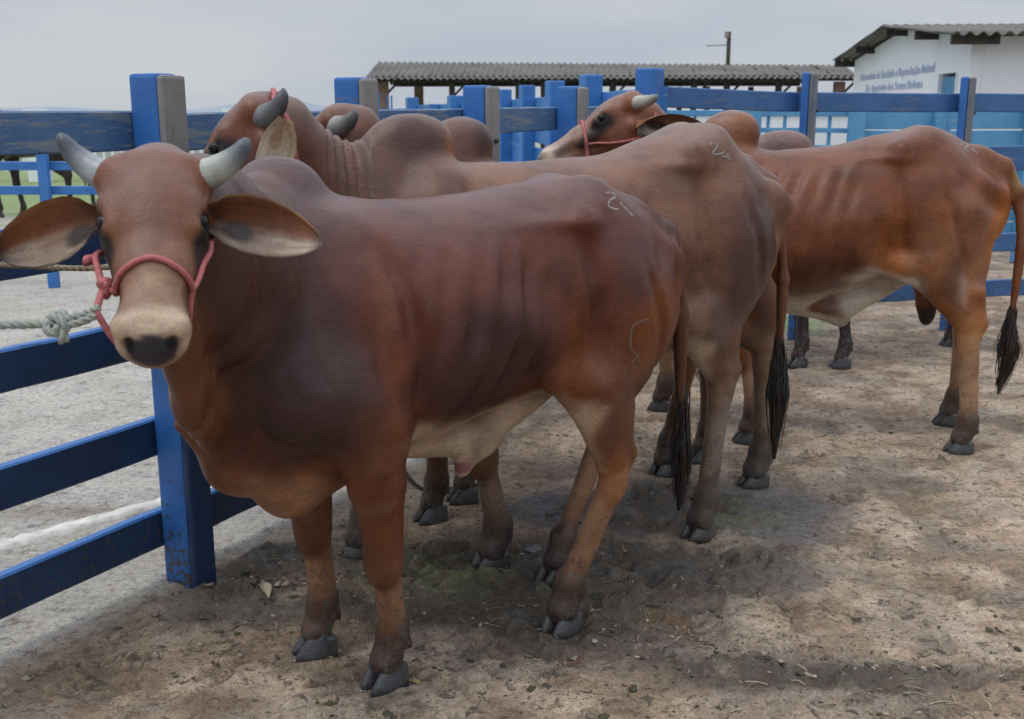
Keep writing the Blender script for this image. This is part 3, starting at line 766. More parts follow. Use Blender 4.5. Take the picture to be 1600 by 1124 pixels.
def dispA(P, n, H):
    s, t, z = P.T
    d = np.zeros(len(P))
    rib = sstep(-0.16, -0.02, s) * (1 - sstep(0.22, 0.38, s)) * sstep(0.72, 0.85, z) * (1 - sstep(1.08, 1.2, z)) * sstep(0.12, 0.22, np.abs(t))
    d += rib * 0.0060 * fbm(s * 4, z * 4, t, 2, 55) * 2.3 * np.sin((s + 0.32 * z) * 2 * math.pi / 0.085 + 3 * fbm(s * 3, z * 3, t, 2, 5))
    X = frA.o[None, :] + s[:, None] * frA.f + t[:, None] * frA.l
    ny = X[:, 1]; body = 1 - sstep(2.30, 2.22, ny) if False else sstep(2.26, 2.40, ny)
    nk = sstep(2.16, 2.26, ny) * (1 - sstep(2.55, 2.66, ny)) * sstep(0.45, 0.58, s) * sstep(0.75, 0.95, z)
    fo = fbm(ny * 10 + 2 * fbm(z * 3, t * 3, None, 2, 8), z * 1.6, t * 1.5, 3, 33)
    d += nk * 0.024 * (np.abs(2 * fo - 1) ** 0.7 - 0.35)
    dl = sstep(0.52, 0.62, s) * (1 - sstep(0.85, 1.0, z)) * sstep(0.5, 0.56, z)
    d += dl * 0.007 * np.sin(t * 40 + s * 34 + 5 * fbm(s * 5, z * 2.5, t * 5, 2, 9))
    d += relief(P, 1.31) * body
    d += 0.006 * (fbm(s * 9, t * 9, z * 9, 3, 2) - 0.5)
    return d
def paintA(C, P, n, H):
    s, t, z = P.T
    p = lambda *a, **k: paint(C, P, *a, **k)
    pale = V(0.45, 0.34, 0.24); dk = V(0.035, 0.027, 0.028); rust = V(0.25, 0.085, 0.03)
    # belly skin
    w = sstep(0.15, 0.6, -n[:, 2]) * (1 - sstep(0.72, 0.78, z)) * (1 - sstep(0.30, 0.45, s)) * sstep(-0.42, -0.3, s) * (z > 0.44)
    C = C * (1 - w[:, None]) + pale * w[:, None]
    for a in (C,): pass
    C = paint(C, P, (0.57, 0.22, 0.90), (0.17, 0.22, 0.30), dk * 1.3, 0.55, 11, 0.8)
    C = paint(C, P, (0.60, 0.10, 0.98), (0.10, 0.25, 0.16), dk * 1.3, 0.6, 12)
    C = paint(C, P, (0.08, 0.26, 0.88), (0.30, 0.2, 0.22), (0.050, 0.028, 0.026), 0.85, 13)
    C = paint(C, P, (0.58, 0.2, 0.80), (0.16, 0.3, 0.22), (0.05, 0.03, 0.028), 0.5, 130, 0.8)
    C = paint(C, P, (0.36, 0.22, 0.98), (0.05, 0.2, 0.26), (0.20, 0.085, 0.05), 0.5, 14)
    C = paint(C, P, (-0.52, 0.25, 0.90), (0.16, 0.2, 0.20), rust, 0.55, 15, 0.7)
    C = paint(C, P, (-0.22, 0.26, 0.88), (0.06, 0.2, 0.24), rust * 0.8, 0.45, 16, 0.6)
    C = paint(C, P, (-0.70, 0.05, 0.85), (0.12, 0.25, 0.25), rust, 0.5, 17)
    C = paint(C, P, (0.36, 0.2, 0.72), (0.07, 0.15, 0.13), (0.19, 0.075, 0.04), 0.7, 18)
    C = paint(C, P, (-0.42, 0.24, 1.08), (0.10, 0.2, 0.12), (0.08, 0.045, 0.038), 0.6, 19)
    C = paint(C, P, (-0.60, 0.0, 1.27), (0.12, 0.14, 0.10), (0.10, 0.075, 0.07), 0.6, 20)
    C = paint(C, P, (-0.80, 0.0, 1.13), (0.06, 0.05, 0.09), (0.36, 0.25, 0.13), 0.8, 21)
    C = paint(C, P, (0.50, 0.0, 0.56), (0.26, 0.22, 0.16), (0.33, 0.19, 0.115), 0.75, 22, 0.6)
    # hump and topline greyer where the hide faces upward
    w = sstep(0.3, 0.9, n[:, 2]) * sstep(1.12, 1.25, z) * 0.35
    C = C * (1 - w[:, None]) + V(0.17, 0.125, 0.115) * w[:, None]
    # front of knees and fetlocks dark
    for hf in (hlf, hrf):
        C = paint(C, P, (hf[0] + 0.02, hf[1] - 0.0, 0.38), (0.05, 0.05, 0.09), (0.035, 0.027, 0.028), 0.8, 30, ax=None)
        C = paint(C, P, (hf[0] - 0.04, hf[1], 0.15), (0.06, 0.06, 0.06), (0.045, 0.036, 0.038), 0.85, 31)
    for hf in (hlr, hrr): C = paint(C, P, (hf[0] - 0.05, hf[1], 0.15), (0.06, 0.06, 0.07), (0.09, 0.07, 0.06), 0.85, 32)
    C = paint(C, P, (hlr[0] - 0.09, hlr[1] + 0.02, 0.47), (0.06, 0.1, 0.08), (0.34, 0.17, 0.09), 0.6, 33)
    C = paint(C, P, (-0.34, 0.20, 0.64), (0.05, 0.12, 0.12), (0.10, 0.055, 0.04), 0.6, 34)
    return face_paint(C, P, H)
def face_paint(C, P, H, light=1.0):
    ax = H.ax; S = H.sc
    def hp(C, c, r, col, amt, seed, rag=0.25, hard=0.45): return paint(C, P, H(*c), [x * S for x in r], col, amt, seed, rag, ax, hard)
    C = hp(C, (0.09, 0, 0.0), (0.14, 0.07, 0.03), (0.19 * light, 0.115 * light, 0.09 * light), 0.6, 41)
    C = hp(C, (0.20, 0, -0.01), (0.10, 0.045, 0.04), (0.15 * light, 0.085 * light, 0.06 * light), 0.6, 42)
    C = hp(C, (0.345, 0, -0.03), (0.095, 0.05, 0.05), (0.31, 0.205, 0.13), 0.9, 43)
    C = hp(C, (0.412, 0, -0.07), (0.055, 0.10, 0.09), (0.50, 0.39, 0.28), 0.85, 48)
    C = hp(C, (0.462, 0, -0.080), (0.050, 0.054, 0.050), (0.048, 0.050, 0.062), 1.0, 49, 0.10, 0.80)
    for s in (-1, 1):
        C = hp(C, (0.155, s * 0.078, -0.030), (0.09, 0.026, 0.03), (0.27, 0.14, 0.07), 0.5, 44)
        C = hp(C, (0.195, s * 0.095, -0.065), (0.105, 0.036, 0.044), (0.012, 0.009, 0.010), 1.0, 45, 0.15)
        C = hp(C, (0.26, s * 0.085, -0.09), (0.10, 0.03, 0.035), (0.035, 0.024, 0.022), 0.9, 46)
        C = hp(C, (0.425, s * 0.07, -0.125), (0.04, 0.03, 0.03), (0.30, 0.13, 0.06), 0.7, 47)
        C = hp(C, (0.446, s * 0.039, -0.068), (0.028, 0.018, 0.022), (0.008, 0.008, 0.010), 1.0, 50, 0.05, 0.7)
        C = hp(C, (0.33, s * 0.066, -0.075), (0.07, 0.022, 0.035), (0.10, 0.055, 0.035), 0.8, 51)
        C = hp(C, (0.158, s * 0.094, -0.050), (0.042, 0.030, 0.030), (0.010, 0.008, 0.009), 1.0, 52, 0.1, 0.6)
    return C

trA = [(-0.70, 1.15, 0.86, 0.09), (-0.62, 1.235, 0.80, 0.145), (-0.50, 1.295, 0.76, 0.215), (-0.35, 1.325, 0.745, 0.235), (-0.2, 1.312, 0.73, 0.245),
       (0.0, 1.295, 0.695, 0.275), (0.15, 1.287, 0.66, 0.285), (0.3, 1.285, 0.635, 0.27), (0.45, 1.27, 0.61, 0.235), (0.58, 1.21, 0.62, 0.195), (0.66, 1.13, 0.66, 0.15)]
rootA, bvA = make_cow(dict(fr=frA, pal=pA, head=HA, h=0.0085, label='dark reddish bull nearest the camera, facing it with ears spread', trunk=trA,
    neck=[(HA(0.02, 0, -0.11), (0.085, 0.11)), (frA.loc((-0.66, 2.28, 1.23)), (0.115, 0.19)), ((0.52, 0.0, 1.02), (0.17, 0.26))],
    dewlap=[(HA(0.22, 0, -0.17), (0.04, 0.05)), (frA.loc(DP(300, 610, 2.30)), (0.035, 0.085)), ((0.70, 0.0, 0.82), (0.04, 0.115)), ((0.645, 0.0, 0.68), (0.06, 0.085)), ((0.52, 0, 0.585), (0.085, 0.075)), ((0.38, 0, 0.62), (0.08, 0.06))],
    shape=[Ell((0.515, 0, 1.285), (0.125, 0.085, 0.115), k=0.045, col=V(0.13, 0.09, 0.085)),
           Ell((0.46, 0.0, 1.20), (0.20, 0.14, 0.10), k=0.06, col=V(0.12, 0.075, 0.065)),
           Ell((0.54, 0.165, 0.87), (0.10, 0.09, 0.13), k=0.06), Ell((0.54, -0.165, 0.87), (0.10, 0.09, 0.13), k=0.06),
           Cap((-0.27, 0.185, 1.225), (-0.36, 0.10, 1.27), 0.03, 0.05, k=0.09), Cap((-0.27, -0.185, 1.225), (-0.36, -0.10, 1.27), 0.03, 0.05, k=0.09),
           Cap((-0.70, 0.075, 1.07), (-0.60, 0.12, 1.10), 0.04, 0.06, k=0.05), Cap((-0.70, -0.075, 1.07), (-0.60, -0.12, 1.10), 0.04, 0.06, k=0.05),
           Ell((-0.455, 0.115, 0.98), (0.18, 0.115, 0.26), k=0.08, col=pA['thigh']), Ell((-0.455, -0.115, 0.98), (0.18, 0.115, 0.26), k=0.08, col=pA['thigh']),
           Ell((-0.12, 0.30, 1.12), (0.11, 0.06, 0.10), k=0.10, sub=True), Ell((-0.12, -0.30, 1.12), (0.11, 0.06, 0.10), k=0.10, sub=True)],
    extra=[Cap((0.22, 0, 0.66), (-0.06, 0, 0.60), (0.07, 0.06), (0.045, 0.05), k=0.05, col=pA['pale']),
           Cap((-0.05, 0, 0.62), (0.0, 0, 0.525), (0.036, 0.05), (0.026, 0.028), k=0.04, col=V(0.10, 0.075, 0.065)),
           Cap((-0.06, 0, 0.62), (-0.30, 0, 0.74), (0.035, 0.05), (0.05, 0.04), k=0.05, col=pA['pale']),
           Cap((-0.16, 0.20, 0.82), (-0.27, 0.20, 0.80), (0.02, 0.05), (0.03, 0.05), k=0.05, col=V(0.2, 0.09, 0.05)),
           Cap((0.0, 0, 0.525), (0.005, 0, 0.500), 0.012, 0.007, k=0.008, col=V(0.6, 0.22, 0.28))],
    legs=[dict(kind='fore', side=1, top=(0.50, 0.185, 0.86), mid=(0.375, 0.185, 0.74), joint=(0.335, 0.155, 0.385), hoof=hlf, sc=1.12),
          dict(kind='fore', side=-1, top=(0.50, -0.185, 0.86), mid=(0.40, -0.18, 0.74), joint=(0.385, -0.16, 0.385), hoof=hrf, sc=1.12),
          dict(kind='hind', side=1, top=(-0.47, 0.13, 1.0), mid=(-0.31, 0.185, 0.75), joint=(-0.40, 0.185, 0.475), hoof=hlr, sc=1.24),
          dict(kind='hind', side=-1, top=(-0.47, -0.13, 1.0), mid=(-0.45, -0.19, 0.75), joint=(-0.66, -0.18, 0.48), hoof=hrr, sc=1.15)],
    tail=[((-0.60, 0, 1.20), 0.04), ((-0.735, 0, 1.15), 0.034), ((-0.795, 0, 1.05), 0.027), ((-0.82, 0, 0.88), 0.022), ((-0.83, 0, 0.60), 0.018)],
    tuft=([(-0.845, 0, 0.64), (-0.845, 0, 0.50), (-0.85, 0, 0.37), (-0.845, 0, 0.22)], 0.034, 150, 3),
    hooves=[(hlf, rad(12), 0.3), (hrf, rad(-10), 0.2), (hlr, rad(10), 0.6), (hrr, 0, 0.8)], hoofsc=1.04,
    horns=[(HA(0.026, 0.080, -0.05), frA.loc(DP(387, 216, 2.02)), frA.loc(DP(372, 257, 2.02)), 0.031, (0.055, 0.068, 0.09), (0.34, 0.36, 0.32), 0.50),
           (HA(0.026, -0.080, -0.05), frA.loc(DP(92, 208, 2.0)), frA.loc(DP(118, 258, 2.02)), 0.031, (0.05, 0.06, 0.08), (0.25, 0.265, 0.285), 0.42)],
    ears=[dict(base=HA(0.085, 0.098, -0.11), d=frA.dir((1.0, 0.16, -0.08)), up=frA.dir((0.02, 0.2, 1)), nin=frA.dir((0.05, -1, 0.1)), L=0.215, W=0.055, seed=2),
          dict(base=HA(0.085, -0.098, -0.11), d=frA.dir((-1.0, 0.0, -0.15)), up=frA.dir((-0.02, 0.2, 1)), nin=frA.dir((-0.05, -1, 0.1)), L=0.215, W=0.058, seed=5)],
    displace=dispA, paint=paintA))
# halter of bull A: nose loop lies on the face, cheek straps, slack on its right cheek
mb = MB()
hl = [HA(0.30, 0.060, -0.12), HA(0.298, 0.070, -0.09), HA(0.290, 0.060, -0.038), HA(0.275, 0.0, -0.008), HA(0.290, -0.060, -0.038), HA(0.298, -0.070, -0.09)]
mb.tube(snap(bvA, hl), 0.0056, 8)
mb.tube(snap(bvA, [HA(0.298, 0.072, -0.08), HA(0.23, 0.088, -0.085), HA(0.17, 0.104, -0.105), HA(0.08, 0.10, -0.14), HA(0.0, 0.05, -0.16)]), 0.0055, 8)
mb.tube(snap(bvA, [HA(0.298, 0.072, -0.085), HA(0.325, 0.062, -0.12), HA(0.335, 0.02, -0.165), HA(0.335, -0.03, -0.165), HA(0.33, -0.06, -0.13)]), 0.0055, 8)
kn = HA(0.290, -0.092, -0.085)
jn = frA.loc(DP(150, 487, 1.84))
mb.tube(catmull([HA(0.298, -0.070, -0.08), kn, kn * 0.5 + jn * 0.5 + V(0, 0, 0.004), jn], 5), 0.0062, 8)
mb.tube(catmull([kn, HA(0.24, -0.104, -0.085), HA(0.20, -0.112, -0.09), HA(0.16, -0.108, -0.12)], 5), 0.0062, 8)
mb.tube(catmull([jn, jn * 0.5 + HA(0.40, -0.062, -0.12) * 0.5 + V(0, 0, -0.004), HA(0.40, -0.062, -0.12)], 5), 0.0058, 8)
for i in range(3): mb.tube(catmull([kn + V(0.004 * i, 0.006, -0.01 + 0.01 * i), kn + V(-0.01, -0.004, 0.008 * i), kn + V(0.002, 0.01, 0.012 - 0.01 * i)], 4), 0.0075, 8)
mb.tube(catmull([HA(0.20, -0.112, -0.09), HA(0.205, -0.128, -0.088), HA(0.218, -0.126, -0.085)], 4), [0.006] * 8 + [0.009], 8)
mb.build('halter', M_PINK, rootA, True)

# a strap or mark traced on the hide where a sight line meets it
def hide_pts(fr, bv, pix, off=0.003):
    o = Vector(fr.loc(CC)); out = []
    for px, py in pix:
        d = Vector(fr.dir(ray(px, py))).normalized(); h = bv.ray_cast(o, d)
        if h[0] is not None: out.append(np.array(h[0] + h[1] * off))
    return out
M_BRAND = plain_mat('white_hair_brand', (0.13, 0.10, 0.09), (0.30, 0.27, 0.26), 120, 0.8, 0.3)
M_SCAR = plain_mat('healed_brand', (0.09, 0.05, 0.04), (0.15, 0.10, 0.085), 60, 0.8, 0.3)
def brand(root, fr, bv, strokes, r=0.003, mat=None, label=None):
    mb = MB()
    for st in strokes:
        p = hide_pts(fr, bv, st, -r * 0.72)
        if len(p) > 1: mb.tube(catmull(p, 5), r, 6)
    if mb.v:
        o = mb.build('brand_mark', mat or M_BRAND, root, True)
        if label: o['label'] = label
brand(rootA, frA, bvA, [[(945, 302), (955, 301), (962, 307), (953, 314), (951, 323), (960, 327), (967, 328)], [(969, 317), (978, 327), (990, 339)]], 0.0060, None, 'white numeral brand on the rump')
brand(rootA, frA, bvA, [[(1011, 514), (1012, 500), (1000, 504), (989, 511), (986, 528), (986, 544), (991, 551), (998, 557)], [(987, 569), (992, 562), (998, 557)], [(997, 562), (1002, 569)]], 0.0048, M_SCAR, 'grey outline brand on the thigh')

# ---- the other bulls share one build
def herd(label, fr, P, h, trunk, hump, head, neck, dew, hooves, tops, mids, joints, tail, tuft, horns, ears, extra=(), sc=1.1, mud=0.6, paintf=None, dispf=None, name='zebu_bull', grp=True, eyes=True):
    lf, rf, lh, rh = hooves
    legs = [dict(kind='fore', side=1, top=tops[0], mid=mids[0], joint=joints[0], hoof=lf, sc=sc), dict(kind='fore', side=-1, top=tops[1], mid=mids[1], joint=joints[1], hoof=rf, sc=sc),
            dict(kind='hind', side=1, top=tops[2], mid=mids[2], joint=joints[2], hoof=lh, sc=sc), dict(kind='hind', side=-1, top=tops[3], mid=mids[3], joint=joints[3], hoof=rh, sc=sc)]
    hz = np.interp(-0.30, [t[0] for t in trunk], [t[1] for t in trunk])
    shape = []
    for c, r, col in hump: shape.append(Ell(c, r, k=0.045, col=V(*col)))
    for s in (-1, 1):
        shape += [Cap((-0.28, s * 0.18, hz - 0.075), (-0.39, s * 0.10, hz - 0.045), 0.030, 0.05, k=0.11),
                  Cap((-0.71, s * 0.075, hz - 0.27), (-0.62, s * 0.12, hz - 0.23), 0.045, 0.06, k=0.05),
                  Ell((-0.455, s * 0.112, hz - 0.36), (0.175, 0.115, 0.26), k=0.08, col=P['thigh']),
                  Ell((-0.10, s * 0.325, hz - 0.20), (0.12, 0.06, 0.10), k=0.13, sub=True),
                  Ell((tops[0][0] + 0.02, s * 0.165, tops[0][2]), (0.10, 0.09, 0.13), k=0.06, col=P['shoulder'])]
    def disp(Pv, n, H):
        s, t, z = Pv.T
        rib = sstep(-0.16, -0.02, s) * (1 - sstep(0.28, 0.42, s)) * sstep(0.75, 0.9, z) * (1 - sstep(hz - 0.22, hz - 0.1, z)) * sstep(0.12, 0.22, np.abs(t))
        d = rib * 0.0075 * fbm(s * 4, z * 4, t, 2, 55) * 1.25 * np.sin((s + 0.32 * z) * 2 * math.pi / 0.085 + 3 * fbm(s * 3, z * 3, t, 2, 5)) + 0.006 * (fbm(s * 9, t * 9, z * 9, 3, 2) - 0.5)
        d = d + relief(Pv, hz - 0.02, tops[0][0] - 0.13)
        if dispf: d = d + dispf(Pv, n, H)
        return d
    def pf(C, Pv, n, H):
        s, t, z = Pv.T; zb = np.interp(s, [q[0] for q in trunk], [q[2] for q in trunk])
        w = sstep(0.2, 0.65, -n[:, 2]) * (1 - sstep(zb + 0.06, zb + 0.14, z)) * (1 - sstep(0.45, 0.6, s)) * sstep(-0.45, -0.35, s) * (z > 0.5)
        C = C * (1 - w[:, None]) + P['pale'] * w[:, None]
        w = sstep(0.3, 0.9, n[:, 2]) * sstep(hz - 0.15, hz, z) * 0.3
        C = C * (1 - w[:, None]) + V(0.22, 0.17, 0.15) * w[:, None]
        for q in hooves:
            C = paint(C, Pv, (q[0] - 0.05, q[1], 0.14), (0.07, 0.06, 0.09), (0.05, 0.042, 0.04), 0.85, 31)
        if paintf: C = paintf(C, Pv, n, H)
        return face_paint(C, Pv, H)
    return make_cow(dict(name=name, fr=fr, pal=P, head=head, h=h, label=label, trunk=trunk, neck=neck, dewlap=dew, shape=shape, extra=list(extra), legs=legs, tail=tail,
        tuft=tuft, hooves=[(q, rad(random.Random(i).uniform(-8, 12)), mud) for i, q in enumerate(hooves)], hoofsc=1.04, horns=horns, ears=ears, displace=disp, paint=pf, grp=grp, eyes=eyes))

# ---- bull B: tall grey-brown bull behind A
frB = Frame((.28, 3.72), 203.5)
pB = pal((0.205, 0.115, 0.078), neck=(0.15, 0.085, 0.06), dewlap=(0.16, 0.09, 0.06), shoulder=(0.16, 0.095, 0.07), arm=(0.17, 0.09, 0.055), thigh=(0.165, 0.095, 0.068), gaskin=(0.16, 0.10, 0.07),
         hock=(0.24, 0.15, 0.095), cannon=(0.25, 0.19, 0.14), face=(0.19, 0.085, 0.055), poll=(0.20, 0.09, 0.06), tail=(0.16, 0.075, 0.045), jaw=(0.11, 0.05, 0.035), sock=(0.07, 0.06, 0.055), ear_pale=(0.66, 0.60, 0.51), ear_red=(0.60, 0.48, 0.35), ear_dark=(0.42, 0.30, 0.20))
HB = Head(frB, DP(394, 150, 3.10), V(-0.66, -0.16, -0.73), V(0.06, -1, 0.18), 1.12)
hB = [frB.G(765, 885), frB.G(560, 866), frB.G(1090, 838), frB.G(1176, 758)]
def folds(frame, y0, y1, period, amp, axis):
    def f(Pv, n, H):
        s, t, z = Pv.T
        m = sstep(y0, y0 + 0.06, s) * (1 - sstep(y1 - 0.05, y1, s)) * sstep(0.95, 1.1, z) * (t > 0)
        u = s + 0.10 * (z - 1.3)
        w = np.sin(u * 2 * math.pi / period + 2.0 * fbm(z * 2.5, u * 2, None, 2, 4))
        return m * amp * (np.abs(w) ** 0.5 * np.sign(w))
    return f
def pntB(C, P, n, H):
    C = paint(C, P, (0.66, 0.1, 1.42), (0.11, 0.2, 0.10), (0.085, 0.05, 0.042), 0.85, 61)
    C = paint(C, P, (0.53, 0.0, 1.40), (0.06, 0.12, 0.09), (0.30, 0.14, 0.06), 0.7, 62)
    C = paint(C, P, (0.40, 0.1, 1.28), (0.16, 0.25, 0.12), (0.24, 0.14, 0.09), 0.5, 63)
    C = paint(C, P, (-0.50, 0.2, 1.02), (0.18, 0.25, 0.28), (0.080, 0.050, 0.042), 0.85, 64, 0.6)
    C = paint(C, P, (-0.34, 0.2, 0.80), (0.08, 0.2, 0.14), (0.10, 0.075, 0.065), 0.6, 65)
    C = paint(C, P, (-0.68, 0.12, 0.85), (0.08, 0.2, 0.30), (0.29, 0.14, 0.065), 0.8, 66)
    C = paint(C, P, (-0.20, 0.2, 1.28), (0.10, 0.2, 0.08), (0.12, 0.07, 0.055), 0.6, 67)
    C = paint(C, P, (-0.42, 0.22, 0.38), (0.05, 0.1, 0.22), (0.20, 0.18, 0.165), 0.75, 68)
    C = paint(C, P, (-0.30, 0.15, 0.72), (0.07, 0.2, 0.06), (0.45, 0.34, 0.24), 0.5, 69)
    C = paint(C, P, (-0.66, -0.1, 0.74), (0.12, 0.12, 0.22), (0.24, 0.09, 0.04), 0.7, 70)
    for q in hB[2:]:
        C = paint(C, P, (q[0] - 0.05, q[1], 0.14), (0.10, 0.1, 0.26), (0.11, 0.095, 0.08), 0.8, 71, 0.9)
    return C
rootB, bvB = herd('tall grey-brown bull behind the nearest bull, its raised head in profile', frB, pB, 0.011,
    [(-0.67, 1.25, 0.92, 0.085), (-0.60, 1.33, 0.86, 0.14), (-0.50, 1.41, 0.81, 0.215), (-0.37, 1.462, 0.79, 0.24), (-0.22, 1.425, 0.775, 0.25), (-0.05, 1.375, 0.75, 0.275), (0.12, 1.355, 0.72, 0.29), (0.30, 1.342, 0.69, 0.285), (0.46, 1.345, 0.67, 0.26), (0.62, 1.34, 0.66, 0.23), (0.76, 1.27, 0.69, 0.19), (0.84, 1.18, 0.74, 0.14)],
    [((0.675, 0, 1.375), (0.135, 0.09, 0.122), (0.16, 0.10, 0.075)), ((0.60, 0, 1.41), (0.085, 0.075, 0.075), (0.13, 0.08, 0.06))], HB,
    [(HB(0.02, 0, -0.115), (0.085, 0.115)), ((0.95, 0.0, 1.26), (0.115, 0.16)), ((0.68, 0, 1.12), (0.18, 0.25))],
    [(HB(0.20, 0, -0.20), (0.03, 0.04)), ((1.02, 0, 1.0), (0.035, 0.08)), ((0.92, 0, 0.82), (0.04, 0.10)), ((0.72, 0, 0.66), (0.08, 0.07)), ((0.5, 0, 0.68), (0.08, 0.06))],
    hB, [(0.70, 0.185, 0.95), (0.72, -0.185, 0.95), (-0.44, 0.13, 1.08), (-0.48, -0.13, 1.08)], [(0.545, 0.185, 0.79), (0.62, -0.185, 0.79), (-0.28, 0.19, 0.80), (-0.56, -0.18, 0.80)],
    [(0.47, 0.14, 0.41), (0.80, -0.17, 0.41), (-0.415, 0.18, 0.56), (-0.86, -0.18, 0.55)],
    [((-0.60, 0, 1.31), 0.045), ((-0.70, 0, 1.25), 0.034), ((-0.765, 0, 1.12), 0.026), ((-0.795, 0, 0.90), 0.021), ((-0.795, 0.0, 0.66), 0.017)],
    ([(-0.795, 0, 0.70), (-0.795, 0, 0.55), (-0.80, 0, 0.40), (-0.79, 0.01, 0.20)], 0.040, 170, 8),
    [(HB(0.034, 0.072, -0.062), frB.loc(DP(443, 139, 2.97)), frB.loc(DP(440, 180, 2.95)), 0.036, (0.03, 0.033, 0.04), (0.15, 0.155, 0.155), 0.4),
     (HB(0.03, -0.08, -0.06), HB(0.0, -0.22, -0.06), HB(0.05, -0.16, -0.07), 0.034)],
    [dict(base=frB.loc(DP(450, 188, 2.93)), d=frB.dir((-0.35, -0.12, -1)), up=frB.dir((1, 0.1, -0.3)), nin=frB.dir((-0.35, -1, 0.05)), L=0.22, W=0.048, cup=0.05, seed=3, droop=0.0, back=(0.60, 0.51, 0.41)),
     dict(base=HB(0.062, -0.10, -0.12), d=frB.dir((-0.1, 0.7, -0.7)), up=frB.dir((1, 0, 0)), nin=frB.dir((-1, -0.3, 0)), L=0.20, W=0.055, seed=4)],
    extra=[Cap((0.30, 0, 0.70), (-0.05, 0, 0.66), (0.07, 0.06), (0.05, 0.05), k=0.05, col=pB['pale']), Cap((-0.05, 0, 0.66), (-0.32, 0, 0.80), (0.04, 0.05), (0.05, 0.04), k=0.05, col=pB['pale']),
           Cap((-0.14, 0.20, 0.86), (-0.27, 0.21, 0.81), (0.02, 0.05), (0.03, 0.06), k=0.05, col=V(0.42, 0.31, 0.22))],
    sc=1.28, mud=0.8, paintf=pntB, dispf=folds(frB, 0.77, 0.97, 0.032, 0.0065, 0))
brand(rootB, frB, bvB, [[(1108, 227), (1115, 223), (1121, 228), (1117, 235), (1114, 241), (1122, 242), (1128, 240)], [(1132, 236), (1128, 243), (1138, 247)], [(1136, 240), (1141, 252)]], 0.0070, None, 'pale numeral brand on the hip')
mb = MB(); mb.tube(snap(bvB, [HB(-0.035, -0.06, -0.05), HB(-0.045, 0.0, -0.03), HB(-0.04, 0.075, -0.07), HB(-0.02, 0.105, -0.14), HB(0.02, 0.09, -0.21), HB(0.06, 0.03, -0.23)], 0.006), 0.008, 8)
mb.tube(snap(bvB, [HB(0.25, -0.06, -0.05), HB(0.23, 0, -0.01), HB(0.25, 0.068, -0.06), HB(0.27, 0.07, -0.10), HB(0.15, 0.09, -0.17), HB(0.06, 0.08, -0.20)]), 0.006, 8)
mb.build('halter', M_PINK, rootB, True)

